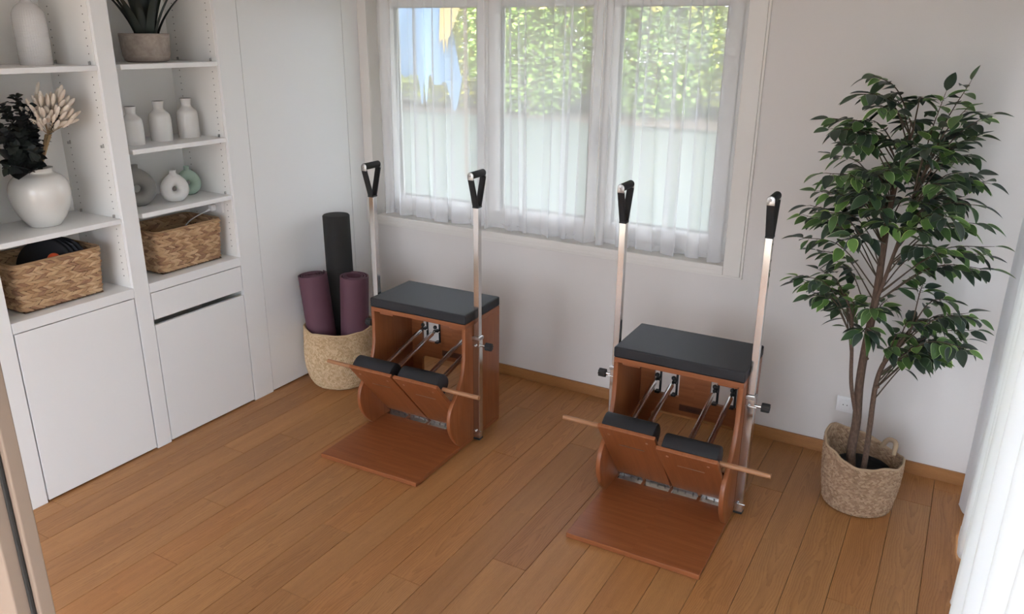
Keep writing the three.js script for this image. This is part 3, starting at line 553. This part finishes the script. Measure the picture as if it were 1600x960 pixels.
{
  const mouth = V(-0.185, 1.40, 1.945);
  const euMats = [std(lin(0.016, 0.022, 0.019), 0.6), std(lin(0.026, 0.033, 0.029), 0.6), std(lin(0.02, 0.024, 0.024), 0.55)];
  const round = leafGeo(0.048, 0.046, 0.1, 5);
  const bunch = thing('eucalyptus_bunch', 'bunch of dark dried eucalyptus in the round white vase', 'dried plant', [mouth.x, mouth.y, mouth.z]);
  [[V(0.05, 0.335, 0.055), 34, 0.8], [V(0.03, 0.23, 0.16), 36, 0.95], [V(0.085, 0.24, 0.07), 30, 0.85], [V(0.10, 0.14, 0.13), 30, 1.0], [V(0.07, 0.27, -0.125), 24, 0.42], [V(0.0, 0.22, 0.0), 26, 0.8], [V(0.07, 0.29, 0.02), 34, 0.8], [V(0.06, 0.05, 0.16), 20, 0.95], [V(0.09, 0.19, 0.155), 34, 1.0], [V(0.11, 0.20, 0.10), 34, 1.0], [V(0.02, 0.30, 0.10), 34, 0.9], [V(0.09, 0.27, 0.035), 36, 0.85], [V(0.12, 0.11, 0.06), 26, 1.0]].forEach(([d, n, s], b) => {
    const br = new THREE.Group(); br.name = 'branch'; bunch.add(br);
    const end = d.clone(), mid = d.clone().multiplyScalar(0.5).add(V(0, 0.025, 0)), start = V(d.x * -0.1, -0.12, d.z * -0.1), curve = new THREE.CatmullRomCurve3([start, V(0, 0, 0), mid, end]);
    part('stem', limb([start, V(0, 0, 0), mid, end], [0.0022, 0.0012], 18, 6), std(lin(0.05, 0.035, 0.025), 0.8), br);
    const gs = [];
    for (let i = 0; i < n * 2; i++) { const t = 0.40 + 0.6 * (i / (n * 2)), p = curve.getPoint(t), tg = curve.getTangent(t), a = i * 2.4 + rr(-0.4, 0.4), side = V(Math.cos(a), rr(-0.2, 0.3), Math.sin(a)).cross(tg).normalize().addScaledVector(tg, 0.35); gs.push(round.clone().applyMatrix4(orient(p, side, rr(-0.8, 0.8), s * rr(0.7, 1.1) * (1.15 - 0.55 * (t - 0.4))))); }
    const l = part('foliage', gs, euMats[b % 3], br); l.userData.kind = 'stuff';
  });
  const big = leafGeo(0.19, 0.10, 0.12, 8);
  [[V(0.10, 0.02, 0.10), 0.2], [V(0.06, 0.07, 0.12), -0.4], [V(0.02, 0.12, 0.11), 0.3]].forEach(([d, roll]) => part('broad_leaf', big.clone().applyMatrix4(orient(V(0.02, 0.01, 0.03), d, roll)), euMats[2], bunch, 'broad dark leaf'));
  const g = thing('bunny_tail_bunch', 'bunch of pale cream bunny tail grass in the round vase', 'dried grass', [mouth.x, mouth.y, mouth.z]);
  const tailM = std(lin(0.70, 0.60, 0.50), 0.95), tailM2 = std(lin(0.76, 0.67, 0.57), 0.95), stemM = std(lin(0.40, 0.28, 0.15), 0.8);
  const tail = new THREE.SphereGeometry(1, 12, 10).scale(0.0082, 0.0082, 0.031); { const p = tail.attributes.position; for (let i = 0; i < p.count; i++) { const f = 1 + 0.12 * n3(p.getX(i) * 400, p.getY(i) * 400, p.getZ(i) * 200); p.setXYZ(i, p.getX(i) * f, p.getY(i) * f, p.getZ(i)); } tail.computeVertexNormals(); }
  const knot = V(0.035, 0.165, -0.062);
  for (let i = 0; i < 84; i++) {
    const a = i * 2.399, q = Math.sqrt((i + 0.5) / 84), d = V(0.25 + 0.6 * q * Math.cos(a), 1.0 - 0.5 * q, -0.12 + 0.95 * q * Math.sin(a)).normalize(), L = 0.07 + 0.075 * (1 - q) + rr(0, 0.055), tip = knot.clone().addScaledVector(d, L);
    part('tail', tail.clone().applyMatrix4(orient(tip, d.clone().add(V(rr(-0.2, 0.2), rr(-0.2, 0.2), rr(-0.2, 0.2))), 0, rr(0.85, 1.15))), i % 2 ? tailM : tailM2, g);
    if (i % 3 === 0) part('stem', rod(knot, tip, 0.0009, 5), stemM, g);
  }
  part('stalks', [...Array(14)].map((_, i) => rod(V(0.004 * Math.cos(i), -0.02, 0.004 * Math.sin(i)), knot.clone().add(V(0.012 * Math.cos(i * 2.4), 0, 0.012 * Math.sin(i * 2.4))), 0.0022, 5)), stemM, g);
  const t2 = V(0.02, 0.355, -0.06); part('tail', tail.clone().applyMatrix4(orient(t2, V(0, 1, -0.4), 0, 0.9)), tailM2, g); part('stem', rod(knot, t2, 0.0008, 5), stemM, g);
}

// ------------------------------------------------------------------ seagrass basket with rolled mats and foam roller
{
  const b = thing('seagrass_basket', 'pale seagrass belly basket holding the rolled mats', 'basket', [0.22, 0, 0.575]);
  const prof = new THREE.SplineCurve([[0.165, 0.004], [0.188, 0.05], [0.204, 0.13], [0.207, 0.22], [0.203, 0.30], [0.200, 0.352]].map(([x, y]) => new THREE.Vector2(x, y)));
  const P = (u, v, off = 0) => { const a = u * Math.PI * 2, p = prof.getPoint(clamp(v, 0, 1)), k = 1 + 0.02 * n2(Math.cos(a) * 1.2, Math.sin(a) * 1.2 + v); return V(Math.cos(a) * (p.x * k - off), p.y + 0.006 * v * n2(Math.cos(a) * 2, Math.sin(a) * 2), -Math.sin(a) * (p.x * k - off)); };
  part('body', [skin(P, 72, 12), skin((u, v) => P(1 - u, v, 0.007), 72, 12), cyl(0.16, 0.16, 0.006, 40).translate(0, 0.0035, 0)], M.seagrassCore, b);
  const w = part('strand_weave', weave(P, 36, 120, { rise: 0.0052, len: 1.25, wid: 1.25, slant: 0.42, tint: seagrass, wobble: 0.1 }), M.strand, b, 'twined seagrass in a chevron'); w.userData.kind = 'stuff';
  const rim = []; for (let i = 0; i <= 60; i++) rim.push(P(i / 60, 1.0)); part('rim', tube(rim, 0.006, 120, 6), std(lin(0.55, 0.40, 0.24), 0.8), b);
}
function rolledMat(label, base, top, turns, r0, pitch, thick, phase) {
  const pts = [], n = Math.round(turns * 40); const A = [], B = [];
  for (let i = 0; i <= n; i++) { const a = i / n * turns * Math.PI * 2 + phase, r = r0 + pitch * (i / n * turns); A.push([Math.cos(a) * (r + thick / 2), Math.sin(a) * (r + thick / 2)]); B.push([Math.cos(a) * (r - thick / 2), Math.sin(a) * (r - thick / 2)]); }
  const fl = [Math.cos(turns * Math.PI * 2 + phase + 0.28), Math.sin(turns * Math.PI * 2 + phase + 0.28)], rE = r0 + pitch * turns; A.push([fl[0] * (rE + thick * 1.5), fl[1] * (rE + thick * 1.5)]); B.push([fl[0] * (rE + thick * 0.6), fl[1] * (rE + thick * 0.6)]);
  const s = new THREE.Shape(A.concat(B.reverse()).map(([x, y]) => new THREE.Vector2(x, y))), H = top.distanceTo(base);
  const g = new THREE.ExtrudeGeometry(s, { depth: H, bevelEnabled: false, curveSegments: 4 });
  g.applyQuaternion(new THREE.Quaternion().setFromUnitVectors(V(0, 0, 1), top.clone().sub(base).normalize()));
  return solo('yoga_mat', toCreasedNormals(flat(g), 0.7), M.mat, label, 'yoga mat', [base.x, base.y, base.z], 'rolled yoga mats');
}
const matBump = texture(128, 128, (x, y) => { const v = 128 + 60 * Math.sin(x / 128 * Math.PI * 64) * Math.sin(y / 128 * Math.PI * 64); return [v, v, v]; }, false); matBump.repeat.set(2, 2);
M.mat = std(lin(0.105, 0.042, 0.062), 0.7);
rolledMat('plum yoga mat roll on the cupboard side of the black roller', V(0.174, 0.05, 0.650), V(0.118, 0.668, 0.664), 4.3, 0.016, 0.0158, 0.0070, -0.55);
rolledMat('plum yoga mat roll between the black roller and the exercise chair', V(0.318, 0.05, 0.574), V(0.342, 0.668, 0.562), 2.7, 0.042, 0.0160, 0.0075, -2.3);
{
  const base = V(0.166, 0.008, 0.474), top = V(0.150, 0.985, 0.466), H = top.distanceTo(base), R = 0.078;
  const g = lathe([[0, 0], [R - 0.006, 0], [R, 0.006], [R, H - 0.006], [R - 0.006, H], [0, H]], 48); g.applyQuaternion(new THREE.Quaternion().setFromUnitVectors(V(0, 1, 0), top.clone().sub(base).normalize()));
  solo('foam_roller', g, std(lin(0.016, 0.016, 0.016), 0.85, { bumpMap: leatherBump, bumpScale: 0.0006 }), 'long black foam roller standing in the seagrass basket', 'foam roller', [base.x, base.y, base.z]);
}

// ------------------------------------------------------------------ potted ficus
{
  const pot = thing('jute_basket', 'brown jute basket with a folded rim around the ficus', 'basket', [3.105, 0, 0.405]);
  const hgt = (a) => 0.262 + 0.035 * Math.cos(a - 2.9) + 0.020 * Math.cos(2 * (a - 2.75)) + 0.006 * Math.sin(5 * a);
  const P = (u, v, off = 0) => { const a = u * Math.PI * 2, H = hgt(a), r = 0.134 + 0.026 * v + 0.008 * Math.sin(v * 3) + 0.012 * v * n2(Math.cos(a) * 1.5 + 4, Math.sin(a) * 1.5) - off; const sq = 1 - 0.10 * v * Math.abs(Math.sin(a)); return V(Math.cos(a) * r * 1.04, 0.005 + v * H, -Math.sin(a) * r * sq); };
  part('body', [skin(P, 72, 12), skin((u, v) => P(1 - u, v, 0.008), 72, 12), cyl(0.13, 0.13, 0.006, 40).translate(0, 0.0035, 0)], M.juteCore, pot);
  const w = part('strand_weave', weave(P, 26, 100, { rise: 0.0058, len: 1.5, wid: 1.25, slant: 0.40, tint: jute, wobble: 0.3 }), M.strand, pot, 'coarse stitched jute braid'); w.userData.kind = 'stuff';
  const wi = part('inner_weave', weave((u, v) => P(-u, 0.35 + 0.65 * v, 0.008), 14, 70, { rise: 0.004, len: 1.5, wid: 1.2, slant: 0.45, tint: jute }), M.strand, pot); wi.userData.kind = 'stuff';
  const rim = []; for (let i = 0; i <= 60; i++) rim.push(P(i / 60, 1.0)); part('rim', tube(rim, 0.0055, 140, 6), std(lin(0.40, 0.28, 0.18), 0.85), pot);
  part('handle', tube([V(0.06, 0.235, -0.135), V(0.085, 0.285, -0.115), V(0.115, 0.29, -0.085), V(0.115, 0.24, -0.065)], 0.011, 20, 8), std(lin(0.38, 0.27, 0.175), 0.85), pot, 'folded jute carrying handle');
  const liner = thing('nursery_pot', 'black plastic pot inside the jute basket', 'pot', [3.105, 0.008, 0.405]);
  part('body', lathe([[0, 0.0], [0.098, 0.0], [0.118, 0.17], [0.122, 0.172], [0.122, 0.165], [0.112, 0.15], [0, 0.15]], 40), M.rubber, liner);

  const f = thing('ficus_tree', 'tall artificial ficus tree with variegated green leaves', 'tree', [3.105, 0.155, 0.405]), O = V(3.105, 0.155, 0.405), S = (a) => a.map(([x, y, z]) => V(x, y, z).sub(O));
  const barkTex = texture(128, 512, (x, y) => { const t = clamp(0.5 + 0.3 * n2(x / 14, y / 40) + 0.2 * n2(x / 4, y / 90), 0, 1); return mixc([112, 90, 76], [74, 56, 46], t); });
  M.bark = std(lin(1, 1, 1), 0.85, { map: barkTex }); M.twig = std(lin(0.085, 0.06, 0.04), 0.85);
  const trunkPts = [[3.065, 0.16, 0.42], [3.054, 0.251, 0.42], [3.055, 0.394, 0.42], [3.042, 0.576, 0.42], [3.041, 0.74, 0.42], [3.049, 0.957, 0.42], [3.046, 1.176, 0.42], [3.046, 1.36, 0.42], [3.06, 1.52, 0.42], [3.08, 1.66, 0.42]];
  const stemA = [[3.058, 0.40, 0.422], [3.040, 0.47, 0.44], [3.012, 0.581, 0.45], [2.990, 0.754, 0.45], [2.971, 0.88, 0.45], [2.93, 0.97, 0.44]], stemB = [[3.117, 0.16, 0.46], [3.117, 0.267, 0.46], [3.112, 0.428, 0.46], [3.108, 0.607, 0.46], [3.122, 0.699, 0.46], [3.158, 0.778, 0.46], [3.20, 0.86, 0.44]], stemC = [[3.05, 0.95, 0.425], [3.075, 1.08, 0.45], [3.10, 1.24, 0.46], [3.12, 1.40, 0.46]];
  part('trunk', limb(S(trunkPts), [0.021, 0.0195, 0.018, 0.0165, 0.015, 0.012, 0.008, 0.004], 50, 12), M.bark, f);
  part('stem', limb(S(stemA), [0.010, 0.0085, 0.007, 0.004], 30, 8), M.bark, f); part('stem', limb(S(stemB), [0.0125, 0.011, 0.0095, 0.005], 30, 8), M.bark, f); part('stem', limb(S(stemC), [0.009, 0.007, 0.004], 20, 8), M.bark, f);
  part('knot', [new THREE.SphereGeometry(0.009, 8, 6).translate(3.115 - O.x, 0.60 - O.y, 0.472 - O.z), new THREE.SphereGeometry(0.007, 8, 6).translate(3.056 - O.x, 0.70 - O.y, 0.43 - O.z)], M.bark, f);
  const tips = [[2.91, 1.85, 0.43], [2.89, 1.79, 0.57], [2.95, 1.76, 0.32], [3.24, 1.835, 0.40], [3.17, 1.80, 0.52], [3.08, 1.77, 0.30], [3.32, 1.73, 0.44], [3.25, 1.76, 0.58], [3.23, 1.67, 0.42], [2.78, 1.68, 0.40], [2.87, 1.69, 0.57], [2.96, 1.75, 0.6], [3.06, 1.68, 0.36], [2.81, 1.66, 0.6], [2.87, 1.61, 0.64], [2.78, 1.52, 0.27], [2.92, 1.61, 0.48], [3.03, 1.62, 0.53], [3.15, 1.62, 0.65], [3.23, 1.61, 0.51], [3.29, 1.56, 0.25], [3.36, 1.48, 0.43], [3.31, 1.51, 0.43], [2.82, 1.5, 0.66], [2.73, 1.31, 0.35], [2.82, 1.4, 0.29], [2.77, 1.39, 0.44], [2.93, 1.49, 0.5], [3.02, 1.53, 0.65], [3.08, 1.51, 0.47], [3.15, 1.47, 0.31], [3.23, 1.49, 0.64], [3.28, 1.41, 0.43], [3.34, 1.41, 0.52], [2.71, 1.27, 0.37], [2.73, 1.2, 0.49], [2.79, 1.24, 0.28], [2.88, 1.31, 0.41], [2.94, 1.36, 0.36], [3.1, 1.37, 0.27], [3.2, 1.35, 0.29], [3.27, 1.38, 0.66], [3.37, 1.32, 0.4], [3.42, 1.22, 0.33], [3.4, 1.21, 0.44], [3.42, 1.14, 0.38], [3.38, 1.13, 0.37], [2.79, 1.12, 0.35], [2.94, 1.27, 0.67], [3.18, 1.32, 0.66], [3.23, 1.25, 0.63], [3.21, 1.15, 0.33], [2.74, 0.99, 0.41], [2.74, 1.04, 0.52], [2.8, 1.02, 0.3], [2.83, 1.06, 0.22], [2.81, 0.96, 0.49], [2.86, 0.95, 0.3], [2.96, 0.94, 0.43], [2.89, 0.86, 0.26], [3.04, 0.93, 0.44], [3.03, 0.85, 0.53], [3.08, 0.91, 0.22], [3.21, 1.04, 0.37], [3.31, 1.01, 0.43], [3.38, 0.94, 0.35], [3.42, 0.96, 0.45], [3.42, 0.87, 0.33], [3.4, 0.81, 0.29], [3.34, 0.8, 0.26], [3.28, 0.9, 0.37], [3.21, 0.9, 0.42], [3.3, 0.72, 0.30], [3.28, 0.78, 0.51], [3.37, 0.79, 0.42], [3.17, 0.84, 0.43], [3.33, 0.82, 0.48], [3.40, 0.88, 0.6], [3.14, 0.78, 0.47]];
  for (let i = 0; i < 24; i++) { const a = i * 2.399, q = 0.1 + 0.16 * Math.sqrt(rnd()), y = rr(1.3, 1.66); tips.push([3.06 + Math.cos(a) * q, y, clamp(0.43 + Math.sin(a) * q, 0.2, 0.7)]); }
  const stems = { t: new THREE.CatmullRomCurve3(trunkPts.map((a) => V(...a))), a: new THREE.CatmullRomCurve3(stemA.map((a) => V(...a))), b: new THREE.CatmullRomCurve3(stemB.map((a) => V(...a))), c: new THREE.CatmullRomCurve3(stemC.map((a) => V(...a))) };
  const onStem = (cv, y) => { let best = cv.getPoint(1), bd = 9; for (let i = 0; i <= 40; i++) { const p = cv.getPoint(i / 40), d = Math.abs(p.y - y); if (d < bd) { bd = d; best = p; } } return best; };
  const greens = [[0.042, 0.076, 0.038], [0.075, 0.15, 0.045], [0.032, 0.052, 0.036], [0.13, 0.25, 0.062], [0.055, 0.108, 0.048], [0.042, 0.070, 0.050]].map((c) => std(lin(...c), 0.42, { vertexColors: true }));
  const rimC = [9.5, 6.2, 9.0], kinds = [leafGeo(0.080, 0.041, 0.18, 7, rimC), leafGeo(0.074, 0.042, 0.05, 7, rimC), leafGeo(0.085, 0.038, 0.3, 7, rimC)];
  const twigs = [], leaves = [];
  tips.forEach((tp, i) => {
    const tip = V(...tp), low = tip.y < 1.05, cv = low ? (tip.x < 3.02 ? stems.a : tip.x > 3.1 ? stems.b : stems.t) : (tip.x > 3.14 ? stems.c : stems.t);
    const reach = Math.hypot(tip.x - 3.06, tip.z - 0.43), root = onStem(cv, tip.y - 0.06 - reach * 0.45), mid = root.clone().lerp(tip, 0.55).add(V(0, 0.035 + reach * 0.12, 0));
    const cvT = new THREE.CatmullRomCurve3([root, mid, tip]); twigs.push(limb([root, mid, tip].map((p) => p.clone().sub(O)), [0.0032, 0.0022, 0.0011], 12, 5));
    const n = tip.y > 1.2 ? 12 : 13;
    for (let k = 0; k < n; k++) {
      const t = k === n - 1 ? 1 : 0.34 + 0.64 * k / (n - 1), p = cvT.getPoint(t), tg = cvT.getTangent(t), side = tg.clone().cross(V(0, 1, 0)).normalize().multiplyScalar(k % 2 ? 1 : -1);
      const d = tg.clone().multiplyScalar(k === n - 1 ? 1.0 : 0.55).addScaledVector(side, k === n - 1 ? 0 : rr(0.5, 1)).add(V(rr(-0.25, 0.25), rr(-0.75, 0.12), rr(-0.25, 0.25) + 0.1));
      const st = p.clone().addScaledVector(d.clone().normalize(), 0.012); twigs.push(rod(p.clone().sub(O), st.clone().sub(O), 0.0008, 4));
      leaves.push([st.sub(O), d, rr(-0.5, 0.5), rr(0.78, 1.15), Math.floor(rnd() * 3), [0, 0, 1, 2, 3, 4, 5, 2, 1][Math.floor(rnd() * 9)], p]);
    }
  });
  const tw = part('twigs', twigs, M.twig, f); tw.userData.kind = 'stuff';
  leaves.sort((a, b) => a[6].distanceTo(camera.position) - b[6].distanceTo(camera.position));
  leaves.slice(0, 298).forEach(([p, d, roll, s, k, m]) => { const l = part('leaf', kinds[k], greens[m], f); l.applyMatrix4(orient(p, d, roll, s)); });
  const rest = greens.map(() => []); leaves.slice(298).forEach(([p, d, roll, s, k, m]) => rest[m].push(kinds[k].clone().applyMatrix4(orient(p, d, roll, s))));
  rest.forEach((gs, m) => { if (gs.length) { const l = part('foliage', gs, greens[m], f); l.userData.kind = 'stuff'; } });
}
// wall socket
{
  const s = thing('wall_socket', 'white wall socket behind the ficus stems', 'socket', [2.965, 0.283, 0.0]);
  part('plate', box(0.082, 0.082, 0.010, 0, 0, 0.005, 0.003), M.white, s); part('insert', box(0.052, 0.052, 0.004, 0, 0, 0.0115, 0.002), M.white, s); part('socket_hole', [-0.009, 0.009].map((d) => cyl(0.0025, 0.0025, 0.002, 8).rotateX(Math.PI / 2).translate(d, 0, 0.0135)), M.dark, s);
}

// ------------------------------------------------------------------ the garden outside
{
  const grass = texture(256, 256, (x, y) => { const t = clamp(0.5 + 0.3 * n2(x / 20, y / 20) + 0.3 * n2(x / 4, y / 4), 0, 1); return mixc([42, 52, 48], [54, 64, 57], t); }); grass.repeat.set(0.25, 0.25);
  const lawn = part('lawn', uvMetres(new THREE.PlaneGeometry(120, 120).rotateX(-Math.PI / 2).translate(0, -0.32, 0)), std(lin(0.9, 0.9, 0.9), 1, { map: grass }), scene); lawn.userData.kind = 'structure'; lawn.userData.label = 'lawn outside the windows';
  const terrace = part('bounce_pavement', span(-9, 13, -0.319, -0.03, 5.04, 16, 0), std(lin(0.36, 0.29, 0.225), 0.9), scene); terrace.userData.kind = 'structure'; terrace.userData.label = 'unseen stone terrace behind the house';  // out of view, added as a reflector that bounces daylight indoors
  const bed = part('path', span(-22, 14, -0.319, -0.30, -19.5, -16.2, 0), std(lin(0.15, 0.105, 0.08), 1), scene); bed.userData.kind = 'structure'; bed.userData.label = 'strip of bare earth under the trees';
  const leafQ = new THREE.BufferGeometry(); leafQ.setAttribute('position', new THREE.Float32BufferAttribute([0, 0, 0, 0.09, 0.02, 0.11, 0, 0, 0.26, -0.09, 0.02, 0.11], 3)); leafQ.setIndex([0, 1, 2, 0, 2, 3]); leafQ.computeVertexNormals();
  const mat = std(lin(1, 1, 1), 0.8);
  function bush(name, label, x, z, rx, h, y0, n, tone, trunkR, group) {
    const t = thing(name, label, 'tree', [x, -0.32, z], group);
    part('trunk', limb([V(0, 0, 0), V(0.1, h * 0.3, 0.05), V(-0.08, h * 0.6, 0), V(0, h * 0.95, 0)], [trunkR, trunkR * 0.7, trunkR * 0.2], 16, 8), std(lin(0.36, 0.29, 0.23), 0.9), t);
    const im = new THREE.InstancedMesh(leafQ, mat, n *= 4); im.name = 'foliage'; im.userData.kind = 'stuff'; im.castShadow = im.receiveShadow = true; const c = new THREE.Color();
    for (let i = 0; i < n; i++) {
      const a = rr(0, 6.283), v = Math.pow(rnd(), 0.8), k = Math.pow(rnd(), 0.35) * (y0 > 0.6 ? 1 - 0.75 * v : Math.sin(Math.PI * (0.12 + 0.86 * v)) + 0.15), p = V(Math.cos(a) * rx * k, y0 + (h - y0) * v + rr(-0.15, 0.15), Math.sin(a) * rx * k * 0.8);
      im.setMatrixAt(i, orient(p, V(Math.cos(a) + rr(-0.6, 0.6), rr(-0.7, 0.5), Math.sin(a) + rr(-0.6, 0.6)), rr(-1, 1), rr(0.45, 0.95)));
      const w = rnd(); const kk = 1.9; c.setRGB(kk * 1.35 * tone[0] * (0.5 + 1.0 * w), kk * 0.97 * tone[1] * (0.5 + 1.0 * w), kk * tone[2] * (0.6 + 0.8 * w)); im.setColorAt(i, c);
    }
    t.add(im); return t;
  }
  const L = [[-13.5, -17.5, 2.6, 7, 0.3, 2600, [0.20, 0.30, 0.07]], [-10.8, -18.6, 2.4, 8, 0.2, 2600, [0.28, 0.36, 0.08]], [-8.4, -17.6, 1.9, 5, 0.1, 2400, [0.17, 0.32, 0.08]], [-6.6, -19.5, 2.8, 9, 1.4, 2800, [0.36, 0.38, 0.09]], [-4.9, -18.4, 1.7, 4.4, 0.1, 2200, [0.18, 0.34, 0.09]], [-3.0, -19.4, 2.6, 8, 0.3, 2600, [0.26, 0.38, 0.08]], [-0.6, -18.6, 2.3, 7, 0.1, 2400, [0.22, 0.34, 0.09]], [2.4, -18.2, 2.6, 8, 0.2, 2400, [0.24, 0.34, 0.08]], [-16.8, -16.8, 2.8, 8, 0.2, 2400, [0.20, 0.32, 0.08]], [-20, -14, 3, 8, 0.2, 2400, [0.2, 0.3, 0.08]], [-15.2, -22, 3.2, 10, 1.2, 2400, [0.22, 0.3, 0.08]], [-9.6, -22.5, 3.2, 10, 0.6, 2600, [0.26, 0.34, 0.08]], [-2, -23, 3.4, 11, 0.6, 2600, [0.24, 0.34, 0.08]], ...[-26, -22, -18, -13.5, -10.5, -7, -4.5, 0.5, 3.5].map((x, i) => [x, -26 + (i % 2) * 1.5, 3.0, 9 + (i % 3), 0.2, 3200, [0.22, 0.33, 0.08]])];
  const names = ['bushy tree', 'yellow green tree', 'low dense shrub', 'tall pine with a bare lower trunk', 'low bright green shrub'];
  L.forEach(([x, z, rx, h, y0, n, tone], i) => bush('garden_tree', 'green tree at the far side of the lawn seen through the sheer curtains', x, z, rx, h, y0, n, tone, 0.16, 'trees across the lawn'));
  bush('pine_tree', 'pine with a bare pale trunk seen through the curtain nearest the ficus', -5.5, -16.6, 2.2, 9, 2.9, 2200, [0.30, 0.36, 0.09], 0.17, 'trees across the lawn');
  for (let i = 0; i < 4; i++) bush('added_side_tree', 'tree added beside the house to shade the long curtain', 8.6 + (i % 2), -5 + i * 2.3, 2.0, 6.5, 0.1, 2600, [0.2, 0.3, 0.09], 0.14, 'trees added to shade the long curtain');  // added trees that block sky light from the long curtain
  // blue cloth hung on a wooden post
  const tp = thing('blue_tarpaulin', 'blue tarpaulin hung on a wooden frame in the garden', 'tarpaulin', [-4.65, -0.02, -7.2]);
  const wood = std(lin(0.16, 0.11, 0.07), 0.8);
  part('post', rod(V(-1.2, -0.3, 0), V(-1.2, 2.6, 0), 0.03, 8), wood, tp); part('post', rod(V(0.7, -0.3, 0), V(0.7, 2.6, 0), 0.03, 8), wood, tp);
  part('line', rod(V(-1.2, 2.5, 0), V(0.7, 2.5, 0), 0.012, 6), wood, tp);
  part('cloth', sheet((u, low) => [-0.65 + (1.05 + 0.2 * low) * u - 0.3 * low * (1 - u), 0.06 + 0.12 * Math.sin(u * 11) * low], 1.2, 2.48, 40, 10, 0.45), std(lin(0.15, 0.24, 0.35), 0.9), tp, 'blue cloth');
  part('band', sheet((u, low) => [0.30 + 0.42 * u - 0.25 * low * u, 0.10 + 0.05 * low], 1.85, 2.48, 10, 6, 0.2), std(lin(0.42, 0.30, 0.12), 0.9), tp, 'yellow cloth corner');
}

renderer.render(scene, camera);
